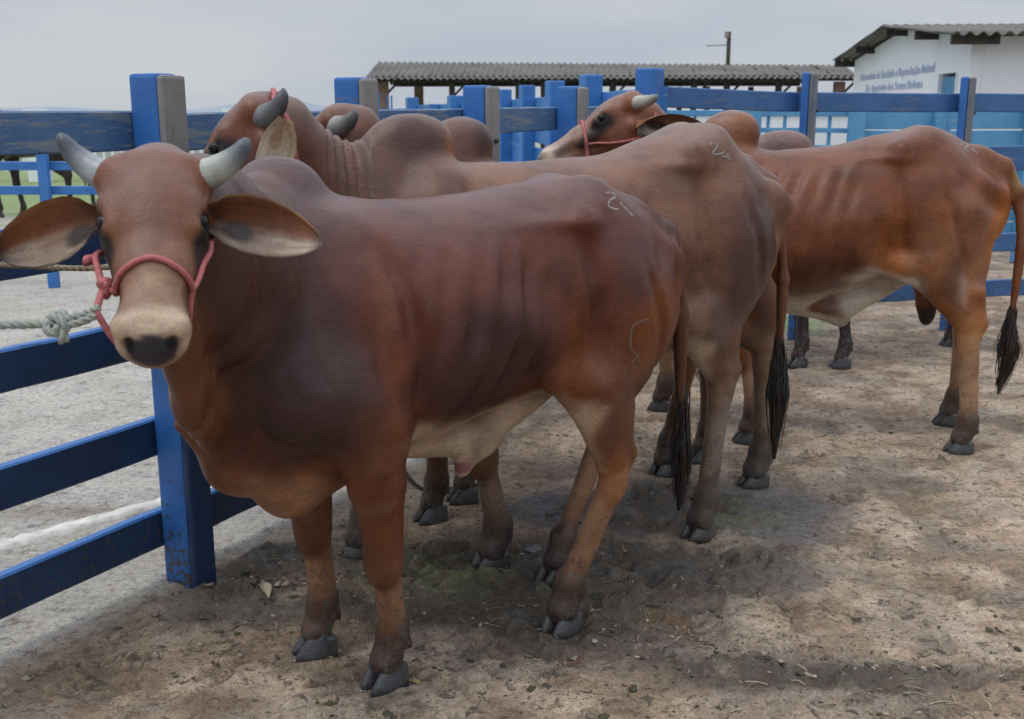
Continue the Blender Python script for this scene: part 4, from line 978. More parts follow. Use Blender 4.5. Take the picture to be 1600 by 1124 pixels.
# ---- bull C: mostly hidden behind B
frC = Frame((.23, 4.23), 208)
pC = pal((0.16, 0.085, 0.06), face=(0.18, 0.09, 0.06), poll=(0.20, 0.09, 0.055), sock=(0.04, 0.036, 0.036), cannon=(0.17, 0.10, 0.065), hock=(0.20, 0.10, 0.05), gaskin=(0.22, 0.11, 0.055))
HC = Head(frC, DP(518, 166, 3.62), V(-0.70, 0.05, -0.72), V(0.0, -1, 0.1), 1.0)
hC = [frC.G(672, 812), frC.G(722, 782), frC.G(1035, 740), frC.G(1095, 720)]
rootC, bvC = herd('brown bull of which mainly one horn and a dark hump show behind the grey-brown bull', frC, pC, 0.014,
    [(-0.68, 1.20, 0.90, 0.12), (-0.58, 1.29, 0.83, 0.17), (-0.46, 1.345, 0.79, 0.21), (-0.33, 1.355, 0.77, 0.235), (-0.2, 1.33, 0.76, 0.245), (0.0, 1.31, 0.72, 0.275), (0.15, 1.31, 0.69, 0.285), (0.3, 1.31, 0.66, 0.27), (0.45, 1.31, 0.64, 0.235), (0.58, 1.25, 0.65, 0.195), (0.68, 1.16, 0.70, 0.15)],
    [((0.49, 0, 1.355), (0.125, 0.088, 0.128), (0.17, 0.10, 0.08)), ((0.44, 0, 1.40), (0.08, 0.08, 0.075), (0.10, 0.055, 0.045))], HC,
    [(HC(0.02, 0, -0.115), (0.085, 0.115)), ((0.76, 0.0, 1.24), (0.115, 0.16)), ((0.50, 0, 1.08), (0.18, 0.25))],
    [(HC(0.20, 0, -0.20), (0.03, 0.04)), ((0.82, 0, 0.98), (0.035, 0.08)), ((0.74, 0, 0.80), (0.04, 0.10)), ((0.56, 0, 0.66), (0.08, 0.07)), ((0.38, 0, 0.68), (0.08, 0.06))],
    hC, [(0.52, 0.18, 0.90), (0.52, -0.18, 0.90), (-0.47, 0.13, 1.0), (-0.50, -0.13, 1.0)], [(0.44, 0.16, 0.76), (0.42, -0.18, 0.76), (-0.30, 0.17, 0.76), (-0.40, -0.17, 0.76)],
    [(hC[0][0] - 0.01, 0.08, 0.40), (hC[1][0] + 0.02, -0.10, 0.40), (-0.52, 0.07, 0.50), (-0.74, -0.08, 0.50)],
    [((-0.60, 0, 1.24), 0.045), ((-0.70, 0, 1.19), 0.034), ((-0.76, 0, 1.06), 0.026), ((-0.78, -0.03, 0.86), 0.021), ((-0.74, -0.06, 0.66), 0.017)],
    ([(-0.74, -0.06, 0.70), (-0.72, -0.07, 0.5), (-0.72, -0.08, 0.35)], 0.036, 70, 9),
    [(HC(0.034, 0.075, -0.06), frC.loc(DP(555, 172, 3.50)), frC.loc(DP(548, 200, 3.47)), 0.037, (0.035, 0.035, 0.04), (0.24, 0.235, 0.225), 0.45),
     (HC(0.03, -0.08, -0.06), HC(0.02, -0.22, -0.07), HC(0.05, -0.16, -0.08), 0.034)],
    [dict(base=HC(0.06, 0.11, -0.12), d=frC.dir((0.1, -0.4, -0.9)), up=frC.dir((1, 0.1, -0.2)), nin=frC.dir((-0.5, -1, 0.0)), L=0.20, W=0.055, seed=3),
     dict(base=HC(0.06, -0.11, -0.12), d=frC.dir((0.1, 0.6, -0.7)), up=frC.dir((1, 0.1, -0.2)), nin=frC.dir((-0.5, 1, 0.0)), L=0.20, W=0.055, seed=6)],
    sc=1.15, mud=0.3, paintf=lambda C, P, n, H: paint(paint(C, P, frC.loc(DP(568, 205, 3.72)), (0.10, 0.12, 0.09), (0.46, 0.30, 0.27), 0.7, 77, 0.9), P, (0.42, 0.05, 1.42), (0.05, 0.1, 0.07), (0.06, 0.035, 0.03), 0.7, 78))

# ---- bull D: right, side on
frD = Frame((1.45, 5.05), 171)
pD = pal((0.195, 0.081, 0.047), neck=(0.20, 0.085, 0.05), dewlap=(0.20, 0.085, 0.05), shoulder=(0.20, 0.085, 0.05), arm=(0.24, 0.10, 0.05), thigh=(0.26, 0.125, 0.072), gaskin=(0.27, 0.12, 0.055),
         hock=(0.33, 0.17, 0.08), cannon=(0.36, 0.23, 0.14), face=(0.25, 0.125, 0.08), poll=(0.25, 0.11, 0.065), tail=(0.20, 0.09, 0.05), muzzle=(0.55, 0.46, 0.38), pale=(0.50, 0.44, 0.37))
HD = Head(frD, DP(984, 146, 4.95), V(-0.87, -0.10, -0.46), V(0.08, -1, 0.20), 1.17)
hD = [frD.G(1165, 690), frD.G(1030, 640), frD.G(1497, 706), frD.G(1478, 662)]
hD[1][1] = max(hD[1][1], -0.45)
def pntD(C, P, n, H):
    rust = V(0.36, 0.13, 0.04)
    C = paint(C, P, (0.10, 0.25, 0.78), (0.34, 0.25, 0.16), (0.10, 0.045, 0.028), 0.8, 81)
    C = paint(C, P, (0.28, 0.25, 0.95), (0.18, 0.25, 0.25), (0.15, 0.07, 0.045), 0.6, 82)
    C = paint(C, P, (-0.25, 0.25, 0.92), (0.08, 0.25, 0.28), rust, 0.45, 83, 0.6)
    C = paint(C, P, (-0.45, 0.25, 1.12), (0.07, 0.2, 0.10), rust * 0.7, 0.4, 84, 0.6)
    C = paint(C, P, (-0.74, 0.1, 0.90), (0.10, 0.25, 0.36), rust, 0.85, 85)
    C = paint(C, P, (-0.52, 0.22, 0.78), (0.08, 0.2, 0.16), (0.13, 0.075, 0.055), 0.7, 86)
    C = paint(C, P, (-0.10, 0.25, 1.25), (0.16, 0.25, 0.05), (0.13, 0.065, 0.04), 0.6, 87)
    C = paint(C, P, (-0.80, 0.0, 1.20), (0.05, 0.05, 0.12), (0.34, 0.24, 0.10), 0.7, 88)
    C = paint(C, P, (-0.46, 0.05, 0.60), (0.08, 0.08, 0.09), (0.02, 0.017, 0.017), 1.0, 89, 0.2)
    C = paint(C, P, (0.40, 0.05, 1.42), (0.07, 0.12, 0.12), (0.28, 0.12, 0.055), 0.6, 90)
    C = paint(C, P, (-0.56, 0.18, 0.70), (0.05, 0.1, 0.14), (0.34, 0.26, 0.20), 0.5, 91)
    C = paint(C, P, (-0.30, 0.1, 0.72), (0.12, 0.2, 0.09), (0.50, 0.42, 0.33), 0.25, 92)
    return C
rootD, bvD = herd('orange-brown bull standing side on at the right with a black scrotum tip', frD, pD, 0.0125,
    [(-0.70, 1.265, 0.92, 0.09), (-0.62, 1.335, 0.86, 0.14), (-0.52, 1.41, 0.82, 0.215), (-0.40, 1.438, 0.80, 0.24), (-0.25, 1.415, 0.77, 0.255), (-0.05, 1.37, 0.69, 0.28), (0.12, 1.345, 0.63, 0.295), (0.28, 1.33, 0.61, 0.285), (0.42, 1.33, 0.61, 0.255), (0.56, 1.30, 0.65, 0.21), (0.66, 1.20, 0.70, 0.16)],
    [((0.47, 0, 1.375), (0.125, 0.09, 0.135), (0.27, 0.15, 0.11)), ((0.41, 0, 1.42), (0.085, 0.08, 0.08), (0.22, 0.11, 0.07))], HD,
    [(HD(0.02, 0, -0.115), (0.09, 0.12)), ((0.74, 0.03, 1.27), (0.115, 0.16)), ((0.48, 0, 1.10), (0.18, 0.25))],
    [(HD(0.20, 0, -0.20), (0.03, 0.04)), ((0.86, 0, 0.98), (0.035, 0.08)), ((0.76, 0, 0.80), (0.04, 0.10)), ((0.58, 0, 0.66), (0.08, 0.07)), ((0.40, 0, 0.68), (0.08, 0.06))],
    hD, [(0.52, 0.18, 0.92), (0.54, -0.18, 0.92), (-0.48, 0.13, 1.08), (-0.50, -0.13, 1.08)], [(0.40, 0.18, 0.77), (0.50, -0.19, 0.77), (-0.42, 0.19, 0.82), (-0.47, -0.19, 0.82)],
    [(hD[0][0] + 0.01, 0.16, 0.40), (hD[1][0] - 0.03, -0.32, 0.40), (-0.615, 0.20, 0.53), (-0.68, -0.19, 0.53)],
    [((-0.64, 0, 1.32), 0.045), ((-0.745, 0, 1.27), 0.034), ((-0.82, 0, 1.15), 0.026), ((-0.85, 0.02, 0.90), 0.021), ((-0.835, 0.03, 0.62), 0.017)],
    ([(-0.835, 0.03, 0.66), (-0.83, 0.03, 0.52), (-0.835, 0.03, 0.40), (-0.81, 0.03, 0.235)], 0.045, 170, 12),
    [(HD(0.028, 0.075, -0.045), frD.loc(DP(1027, 149, 4.76)), frD.loc(DP(1018, 160, 4.74)), 0.034, (0.12, 0.12, 0.12), (0.36, 0.34, 0.29), 0.6),
     (HD(0.028, -0.075, -0.045), HD(-0.03, -0.15, 0.0), HD(0.02, -0.14, -0.02), 0.034)],
    [dict(base=HD(0.045, 0.11, -0.12), d=frD.dir((0.97, -0.25, -0.02)), up=frD.dir((0.0, -0.75, 0.7)), nin=frD.dir((0, -0.6, -0.8)), L=0.31, W=0.062, seed=3, droop=0.03, back=(0.20, 0.09, 0.045)),
     dict(base=HD(0.06, -0.11, -0.12), d=frD.dir((0.6, 0.7, -0.3)), up=frD.dir((0, 0.3, 1)), nin=frD.dir((-1, 0.5, 0.0)), L=0.22, W=0.055, seed=6)],
    extra=[Cap((0.20, 0, 0.66), (-0.05, 0, 0.595), (0.08, 0.07), (0.06, 0.055), k=0.05, col=V(0.20, 0.10, 0.06)), Cap((-0.04, 0, 0.60), (-0.09, 0, 0.545), (0.04, 0.045), (0.025, 0.025), k=0.04, col=V(0.09, 0.07, 0.06)),
           Cap((-0.10, 0, 0.62), (-0.36, 0, 0.78), (0.05, 0.055), (0.06, 0.05), k=0.06, col=pD['pale']),
           Cap((-0.14, 0.20, 0.88), (-0.33, 0.21, 0.83), (0.02, 0.05), (0.03, 0.06), k=0.05, col=V(0.30, 0.15, 0.08)),
           Cap((-0.42, 0.04, 0.80), (-0.455, 0.05, 0.66), (0.045, 0.04), (0.05, 0.05), k=0.04, col=V(0.26, 0.11, 0.05)), Ell((-0.46, 0.05, 0.62), (0.042, 0.045, 0.075), k=0.03, col=V(0.02, 0.017, 0.017))],
    sc=1.2, mud=0.5, paintf=pntD)
brand(rootD, frD, bvD, [[(1500, 228), (1507, 223), (1513, 227), (1508, 233), (1514, 238)], [(1518, 232), (1527, 240)]], 0.0080, None, 'pale numeral brand on the hip')
mb = MB(); mb.tube(snap(bvD, [HD(0.235, -0.06, -0.05), HD(0.215, 0, -0.005), HD(0.235, 0.07, -0.06), HD(0.26, 0.07, -0.12), HD(0.28, 0.03, -0.18)]), 0.0085, 8)
mb.tube(snap(bvD, [HD(0.245, 0.075, -0.10), HD(0.15, 0.10, -0.15), HD(0.03, 0.10, -0.18), HD(-0.04, 0.06, -0.12)]), 0.006, 8)
mb.build('halter', M_PINK, rootD, True)

# ---- bull E: behind D, only its hump and forelegs show
frE = Frame((2.27, 6.78), 194)
pE = pal((0.20, 0.135, 0.115), arm=(0.05, 0.042, 0.042), knee=(0.04, 0.035, 0.036), cannon=(0.045, 0.04, 0.042), shoulder=(0.13, 0.08, 0.06), sock=(0.05, 0.045, 0.045))
HE = Head(frE, frE.o + frE.f * 1.02 + V(0, 0, 1.12), V(-0.66, 0, -0.75), V(0, -1, 0.0), 1.0)
hE = [frE.G(1244, 572), frE.G(1312, 574), V(-0.60, 0.1, 0), V(-0.66, -0.12, 0)]
herd('greyish bull hidden behind the orange-brown bull, only hump and two dark forelegs in view', frE, pE, 0.017,
    [(-0.68, 1.12, 0.86, 0.12), (-0.58, 1.20, 0.80, 0.17), (-0.46, 1.25, 0.76, 0.21), (-0.33, 1.27, 0.75, 0.235), (-0.2, 1.26, 0.74, 0.245), (0.0, 1.25, 0.71, 0.275), (0.15, 1.25, 0.69, 0.285), (0.3, 1.25, 0.67, 0.27), (0.45, 1.25, 0.65, 0.235), (0.60, 1.20, 0.66, 0.195), (0.74, 1.10, 0.70, 0.15)],
    [((0.70, 0, 1.29), (0.19, 0.10, 0.115), (0.22, 0.15, 0.13)), ((0.60, 0, 1.30), (0.10, 0.085, 0.075), (0.14, 0.09, 0.08))], HE,
    [(HE(0.02, 0, -0.115), (0.085, 0.115)), ((0.86, 0.0, 1.10), (0.115, 0.16)), ((0.58, 0, 1.02), (0.18, 0.23))],
    [(HE(0.20, 0, -0.20), (0.03, 0.04)), ((0.90, 0, 0.90), (0.035, 0.08)), ((0.80, 0, 0.78), (0.04, 0.10)), ((0.60, 0, 0.70), (0.08, 0.07)), ((0.42, 0, 0.72), (0.08, 0.06))],
    hE, [(0.60, 0.17, 0.88), (0.60, -0.17, 0.88), (-0.47, 0.13, 0.98), (-0.50, -0.13, 0.98)], [(0.52, 0.17, 0.74), (0.48, -0.18, 0.74), (-0.35, 0.17, 0.76), (-0.45, -0.17, 0.76)],
    [(hE[0][0] - 0.02, hE[0][1], 0.40), (hE[1][0] + 0.01, hE[1][1], 0.40), (-0.58, 0.12, 0.50), (-0.64, -0.13, 0.50)],
    [((-0.56, 0, 1.17), 0.045), ((-0.66, 0, 1.12), 0.034), ((-0.71, 0, 1.0), 0.026), ((-0.71, 0, 0.8), 0.021), ((-0.70, 0, 0.6), 0.017)],
    ([(-0.70, 0, 0.64), (-0.69, 0, 0.5), (-0.69, 0, 0.35)], 0.034, 40, 9),
    [(HE(-0.01, 0.08, -0.035), HE(-0.12, 0.15, 0.03), HE(-0.02, 0.15, -0.02), 0.034), (HE(-0.01, -0.08, -0.035), HE(-0.12, -0.15, 0.03), HE(-0.02, -0.15, -0.02), 0.034)],
    [dict(base=HE(0.06, 0.11, -0.12), d=frE.dir((0.5, -0.5, -0.6)), up=frE.dir((1, 0.1, 0.4)), nin=frE.dir((-0.5, -1, 0.0)), L=0.20, W=0.055, seed=3),
     dict(base=HE(0.06, -0.11, -0.12), d=frE.dir((0.5, 0.6, -0.5)), up=frE.dir((1, 0.1, 0.4)), nin=frE.dir((-0.5, 1, 0.0)), L=0.20, W=0.055, seed=6)], sc=1.1, mud=0.2)

# ---- dark animal far beyond the left rails, seen as legs and belly, taken for a horse, built as a bull
frG = Frame((-7.0, 16.2), 170)
pG = pal((0.035, 0.025, 0.022), muzzle=(0.05, 0.04, 0.035), cannon=(0.03, 0.025, 0.024), sock=(0.03, 0.026, 0.025), pale=(0.04, 0.03, 0.025), hock=(0.035, 0.026, 0.022), dark=(0.02, 0.02, 0.02))
HG = Head(frG, frG.o + frG.f * 1.0 + V(0, 0, 1.35), V(-0.75, 0, -0.65), V(0, -1, 0.0), 1.0)
rg, _ = herd('dark animal standing on the grass far beyond the left rails', frG, pG, 0.024,
    [(-0.68, 1.20, 0.90, 0.12), (-0.46, 1.345, 0.84, 0.21), (-0.2, 1.33, 0.82, 0.245), (0.15, 1.31, 0.80, 0.26), (0.45, 1.31, 0.80, 0.225), (0.68, 1.16, 0.85, 0.15)],
    [((0.49, 0, 1.345), (0.12, 0.085, 0.12), (0.03, 0.022, 0.02))], HG,
    [(HG(0.02, 0, -0.115), (0.085, 0.115)), ((0.76, 0.0, 1.20), (0.115, 0.16)), ((0.50, 0, 1.08), (0.18, 0.25))],
    [(HG(0.20, 0, -0.20), (0.03, 0.04)), ((0.82, 0, 0.98), (0.035, 0.08)), ((0.56, 0, 0.80), (0.06, 0.06))],
    [V(0.50, 0.12, 0), V(0.32, -0.14, 0), V(-0.55, 0.12, 0), V(-0.75, -0.12, 0)], [(0.52, 0.17, 0.92), (0.52, -0.17, 0.92), (-0.47, 0.13, 1.0), (-0.50, -0.13, 1.0)],
    [(0.46, 0.16, 0.78), (0.42, -0.18, 0.78), (-0.30, 0.17, 0.78), (-0.40, -0.17, 0.78)], [(0.50, 0.13, 0.42), (0.36, -0.14, 0.42), (-0.58, 0.13, 0.52), (-0.74, -0.13, 0.52)],
    [((-0.60, 0, 1.24), 0.045), ((-0.70, 0, 1.19), 0.034), ((-0.76, 0, 1.0), 0.026), ((-0.76, 0, 0.7), 0.017)],
    ([(-0.76, 0, 0.74), (-0.75, 0, 0.6), (-0.75, 0, 0.42)], 0.034, 24, 9),
    [(HG(-0.01, 0.08, -0.035), HG(-0.12, 0.15, 0.03), HG(-0.02, 0.15, -0.02), 0.034), (HG(-0.01, -0.08, -0.035), HG(-0.12, -0.15, 0.03), HG(-0.02, -0.15, -0.02), 0.034)],
    [dict(base=HG(0.06, 0.11, -0.12), d=frG.dir((0.5, -0.6, -0.5)), up=frG.dir((1, 0.1, 0.4)), nin=frG.dir((-0.5, -1, 0.0)), L=0.20, W=0.055, seed=3, inner=False),
     dict(base=HG(0.06, -0.11, -0.12), d=frG.dir((0.5, 0.6, -0.5)), up=frG.dir((1, 0.1, 0.4)), nin=frG.dir((-0.5, 1, 0.0)), L=0.20, W=0.055, seed=6, inner=False)], sc=1.1, mud=0.0, grp=False)
rg.scale = (1.08, 1.08, 1.08)

# ------------------------------------------------------------------ ground
FP = V(-1.07, 3.36); FD = nrm(V(.489, .872))                      # near fence line
def side_of_fence(x, y): return (x - FP[0]) * FD[1] - (y - FP[1]) * FD[0]      # > 0 inside the pen
def grid_axis(a, b, dense_a, dense_b, d, grow=1.08):
    mid = list(np.arange(dense_a, dense_b, d)); out = []
    v, st = dense_b, d
    while v < b: out.append(v); st *= grow; v += st
    out.append(b); lowv = []; v, st = dense_a - d, d
    while v > a: lowv.append(v); st *= grow; v -= st
    lowv.append(a)
    return np.array(lowv[::-1] + mid + out)
gx = grid_axis(-900, 900, -2.2, 3.6, 0.0135, 1.07)
ys = [1.7]; 
while ys[-1] < 1500: ys.append(ys[-1] + max(0.011, 0.0042 * ys[-1]) * (1 if ys[-1] < 12 else 1.6 + ys[-1] * 0.03))
gy = np.array([-400, -60, -10, -1, 0.6, 1.3] + ys)
GX, GY = np.meshgrid(gx, gy, indexing='ij')
pen = sstep(-0.10, 0.08, side_of_fence(GX, GY))
far = 1 - sstep(9, 16, GY)
f1 = fbm(GX * 2.2, GY * 2.2, None, 4, 1); f2 = fbm(GX * 7, GY * 7, None, 4, 7); f3 = fbm(GX * 22, GY * 22, None, 3, 17)
ridge = 1 - np.abs(2 * f2 - 1)
def blob(cx, cy, rx, ry, rag=0.9, fr=3.0, seed=3, ang=0):
    c, s = math.cos(ang), math.sin(ang); X = GX - cx; Y = GY - cy; x = (X * c + Y * s) / rx; y = (-X * s + Y * c) / ry
    return 1 - sstep(0.35, 1.0, np.sqrt(x * x + y * y) + rag * (fbm(GX * fr, GY * fr, None, 4, seed) - 0.5))
def gblob(px, py, rx, ry, **k): p = GP(px, py); return blob(p[0], p[1], rx, ry, **k)
wet = np.clip(gblob(1200, 800, 0.55, 0.42, seed=3) + gblob(1230, 900, 0.18, 0.22, seed=31) * 0.8 + gblob(860, 800, 0.28, 0.35, seed=32) + gblob(980, 1010, 0.30, 0.2, seed=33) * 0.5, 0, 1)
mud = np.clip(gblob(760, 900, 0.85, 0.5, seed=4) + gblob(900, 980, 0.5, 0.35, seed=44) * 0.8 + gblob(600, 960, 0.8, 0.28, seed=5) * 0.8 + gblob(1150, 1050, 0.6, 0.16, seed=6) * 0.6 + gblob(400, 900, 0.25, 0.3, seed=8) * 0.7 + gblob(1010, 790, 0.45, 0.35, seed=9) + gblob(1120, 900, 0.6, 0.32, seed=49) * 0.75 + gblob(1400, 760, 0.4, 0.18, seed=10) * 0.5 + gblob(1450, 1060, 0.5, 0.12, seed=14) * 0.6, 0, 1) * pen
dung = np.clip(gblob(690, 905, 0.30, 0.20, seed=21, rag=1.2, fr=6) + gblob(1170, 805, 0.24, 0.20, seed=22, rag=1.2, fr=6) + gblob(1030, 960, 0.12, 0.08, seed=23, fr=6) * 0.6 + gblob(870, 885, 0.1, 0.12, seed=24, fr=6) * 0.7, 0, 1) * pen
orange = np.clip(gblob(1050, 965, 0.13, 0.07, seed=41, rag=1.3, fr=9) + gblob(880, 1035, 0.09, 0.05, seed=42, rag=1.2, fr=9), 0, 1) * pen
grassm = np.clip(sstep(0.52, 0.66, f1) * sstep(10, 14, GY) + (GX < -2) * sstep(15, 18, GY) + gblob(1225, 505, 0.5, 0.5, seed=51) * (GY > 7.0), 0, 1)
lump = sstep(0.50, 0.72, fbm(GX * 9, GY * 9, None, 4, 61)) * np.clip(0.35 + mud, 0, 1)
pock = sstep(0.60, 0.74, fbm(GX * 6.5, GY * 6.5, None, 2, 62))
Z = pen * far * (0.030 * (f1 - 0.5) + 0.022 * (f2 - 0.5) * (0.5 + mud) + 0.010 * (f3 - 0.5) + 0.026 * lump * (0.5 + 0.8 * mud) - 0.022 * pock * (0.4 + 0.6 * mud) + 0.012 * dung)
Z += (1 - pen) * far * (0.004 * (f2 - 0.5) + 0.003 * (f3 - 0.5)) + (1 - far) * 0.0
Z *= sstep(1.2, 1.9, GY)
for hf, fr in [(q, frA) for q in (hlf, hrf, hlr, hrr)] + [(q, frB) for q in hB] + [(q, frC) for q in hC] + [(q, frD) for q in hD]:
    w_ = fr.o + fr.f * hf[0] + fr.l * hf[1]; r2 = (GX - w_[0]) ** 2 + (GY - w_[1]) ** 2
    m_ = np.exp(-r2 / 0.012); Z = Z * (1 - m_) - 0.004 * m_; Z += 0.016 * np.exp(-((np.sqrt(r2) - 0.115) / 0.03) ** 2) * (mud + 0.35) * (0.4 + 1.2 * f3)
hp_mask = np.zeros_like(Z); rsp = np.random.RandomState(17)
spots_ = [(560, 900, .35), (760, 900, .4), (900, 960, .4), (1250, 950, .5), (700, 1030, .5), (1300, 1040, .45), (1100, 860, .4), (450, 980, .4), (1400, 700, .5), (1150, 640, .6)]
for k in range(110):
    px_, py_, rr_ = spots_[rsp.randint(len(spots_))]; c_ = GP(px_, py_); x_, y_ = c_[0] + rsp.randn() * rr_, c_[1] + rsp.randn() * rr_ * .7
    if side_of_fence(x_, y_) < 0.12 or y_ < 2.1: continue
    a_ = rsp.uniform(2.4, 4.4); i0, i1 = np.searchsorted(gx, [x_ - .16, x_ + .16]); j0, j1 = np.searchsorted(gy, [y_ - .16, y_ + .16])
    X_ = GX[i0:i1, j0:j1] - x_; Y_ = GY[i0:i1, j0:j1] - y_; u_ = X_ * math.cos(a_) + Y_ * math.sin(a_); w_ = -X_ * math.sin(a_) + Y_ * math.cos(a_)
    q_ = np.sqrt((u_ / .060) ** 2 + ((np.abs(w_) - .025) / .021) ** 2); m_ = 1 - sstep(0.7, 1.15, q_); rim_ = np.exp(-((q_ - 1.5) / .45) ** 2)
    dp_ = rsp.uniform(.4, 1); Z[i0:i1, j0:j1] += (-0.016 * m_ + 0.007 * rim_) * dp_; hp_mask[i0:i1, j0:j1] = np.maximum(hp_mask[i0:i1, j0:j1], m_ * dp_)
def mixa(C, m, c): return C * (1 - m[..., None]) + np.array(c) * m[..., None]
Cg = np.zeros(GX.shape + (3,)) + V(0.335, 0.245, 0.17)
Cg = mixa(Cg, sstep(0.40, 0.62, f1), (0.44, 0.33, 0.235)); Cg = mixa(Cg, sstep(0.52, 0.66, f2) * 0.7, (0.54, 0.425, 0.32)); Cg = mixa(Cg, (1 - sstep(0.34, 0.46, f2)) * 0.7, (0.21, 0.145, 0.095))
Cg = mixa(Cg, sstep(0.52, 0.60, fbm(GX * 3.2 + 9, GY * 5, None, 5, 71, 0.6)) * 0.35, (0.33, 0.295, 0.26))
Cg = mixa(Cg, wet * 0.92, (0.125, 0.122, 0.125)); Cg = mixa(Cg, np.clip(mud * 1.1, 0, 0.95) * sstep(0.34, 0.52, f2 + 0.25 * mud), (0.065, 0.050, 0.036))
Cg = mixa(Cg, lump * (0.25 + 0.7 * mud), (0.075, 0.062, 0.046)); Cg = mixa(Cg, pock * 0.5, (0.16, 0.13, 0.10))
Cg = mixa(Cg, dung * 0.85 * sstep(0.35, 0.55, f3 * 0.6 + f2 * 0.4), (0.135, 0.150, 0.060)); Cg = mixa(Cg, orange * 0.7, (0.17, 0.07, 0.015))
Cp = np.zeros(GX.shape + (3,)) + V(0.44, 0.41, 0.37)
Cp = mixa(Cp, sstep(0.42, 0.6, f1), (0.47, 0.44, 0.40)); Cp = mixa(Cp, sstep(0.54, 0.64, f2) * 0.5, (0.33, 0.32, 0.30)); Cp = mixa(Cp, sstep(0.58, 0.66, fbm(GX * 2.5, GY * 2.5, None, 4, 88)) * 0.22, (0.27, 0.29, 0.17))
Cp = mixa(Cp, gblob(150, 800, 0.5, 0.12, seed=91) * 0.7, (0.22, 0.18, 0.14))
Cg = Cg * pen[..., None] + Cp * (1 - pen)[..., None]
Cg = mixa(Cg, grassm, (0.20, 0.27, 0.11))
pud = sstep(0.55, 0.62, fbm(GX * 6 + 3, GY * 8, None, 4, 99)) * np.clip(gblob(890, 840, 0.4, 0.5, seed=98) * 1.6 + mud * 0.8, 0, 1)
Cg = mixa(Cg, pud * 0.7, (0.09, 0.08, 0.07)); Cg = mixa(Cg, hp_mask * 0.5, (0.13, 0.10, 0.075))
wetness = np.clip((wet * 0.7 + dung * 0.5 + mud * 0.55 + orange) * sstep(0.38, 0.50, f2 * 0.5 + f3 * 0.5) + pud * 1.2, 0, 1) * pen
nx_, ny_ = GX.shape; I_ = np.arange(nx_ * ny_).reshape(nx_, ny_)
Qg = np.stack([I_[:-1, :-1], I_[1:, :-1], I_[1:, 1:], I_[:-1, 1:]], -1).reshape(-1, 4)
c4 = np.concatenate([Cg.reshape(-1, 3), wetness.reshape(-1, 1)], 1)
mg, nt, b = new_mat('trampled_dirt')
at = N(nt, 'ShaderNodeVertexColor'); at.layer_name = 'Col'; v = objco(nt)
vs_ = objco(nt, (1, 1, 1))
n1 = noise(nt, 34, 6, 0.7, v, 0.2); n2 = noise(nt, 130, 4, 0.7, v); n3 = noise(nt, 11, 5, 0.65, v, 0.5)
r1 = rampn(nt, n1.outputs[0], [(0.32, (0.50, 0.47, 0.45)), (0.46, (0.92, 0.91, 0.90)), (0.54, (1.03, 1.03, 1.03)), (0.68, (1.25, 1.25, 1.25))])
r2 = rampn(nt, n2.outputs[0], [(0.30, (0.60, 0.60, 0.60)), (0.70, (1.30, 1.30, 1.30))])
r3 = rampn(nt, n3.outputs[0], [(0.34, (0.55, 0.52, 0.50)), (0.42, (1, 1, 1)), (0.62, (1.02, 1.0, 0.98)), (0.72, (1.25, 1.25, 1.26))])
c = mixc(nt, 1.0, at.outputs[0], r1.outputs[0], 'MULTIPLY'); c = mixc(nt, 1.0, c, r2.outputs[0], 'MULTIPLY'); c = mixc(nt, 1.0, c, r3.outputs[0], 'MULTIPLY')
vy = objco(nt, (1, 1, 1)); n5 = noise(nt, 62, 3, 0.55, vy, 0.8); n6 = noise(nt, 21, 5, 0.72, vy, 0.6)
r5 = rampn(nt, n5.outputs[0], [(0.33, (1, 1, 1)), (0.38, (0, 0, 0))]); r6 = rampn(nt, n6.outputs[0], [(0.38, (1, 1, 1)), (0.43, (0, 0, 0))])
fk = mixc(nt, 1.0, r5.outputs[0], r6.outputs[0], 'SCREEN')
gp_ = nt.nodes.new('ShaderNodeNewGeometry'); dv = nt.nodes.new('ShaderNodeVectorMath'); dv.operation = 'DOT_PRODUCT'; dv.inputs[1].default_value = (float(FD[1]), float(-FD[0]), 0); nt.links.new(gp_.outputs['Position'], dv.inputs[0])
pm = nt.nodes.new('ShaderNodeMapRange'); k__ = float(FP[0] * FD[1] - FP[1] * FD[0]); pm.inputs['From Min'].default_value = k__ - 0.05; pm.inputs['From Max'].default_value = k__ + 0.15; pm.inputs['To Min'].default_value = 0.12; pm.inputs['To Max'].default_value = 0.9
nt.links.new(dv.outputs['Value'], pm.inputs[0]); fm = mixc(nt, 1.0, fk, pm.outputs[0], 'MULTIPLY')
c = mixc(nt, fm, c, (0.085, 0.068, 0.050))
r7 = rampn(nt, n5.outputs[0], [(0.66, (0, 0, 0)), (0.72, (0.7, 0.7, 0.7))]); c = mixc(nt, r7.outputs[0], c, (0.50, 0.44, 0.38))
nt.links.new(c, b.inputs['Base Color'])
rr = nt.nodes.new('ShaderNodeMapRange'); rr.inputs['To Min'].default_value = 0.9; rr.inputs['To Max'].default_value = 0.10
nt.links.new(at.outputs['Alpha'], rr.inputs[0]); nt.links.new(rr.outputs[0], b.inputs['Roughness'])
a_ = N(nt, 'ShaderNodeMath', op='ADD'); nt.links.new(n1.outputs[0], a_.inputs[0]); nt.links.new(n3.outputs[0], a_.inputs[1])
a2_ = N(nt, 'ShaderNodeMath', op='MULTIPLY_ADD'); a2_.inputs[1].default_value = 0.5; nt.links.new(n2.outputs[0], a2_.inputs[0]); nt.links.new(a_.outputs[0], a2_.inputs[2])
bump(nt, b, a2_.outputs[0], 0.9, 0.016)
P_ = np.stack([GX, GY, Z], -1).reshape(-1, 3)
g_ = mesh_obj('ground', P_, Qg, mg, None, True, c4.astype(np.float32)); g_['kind'] = 'structure'
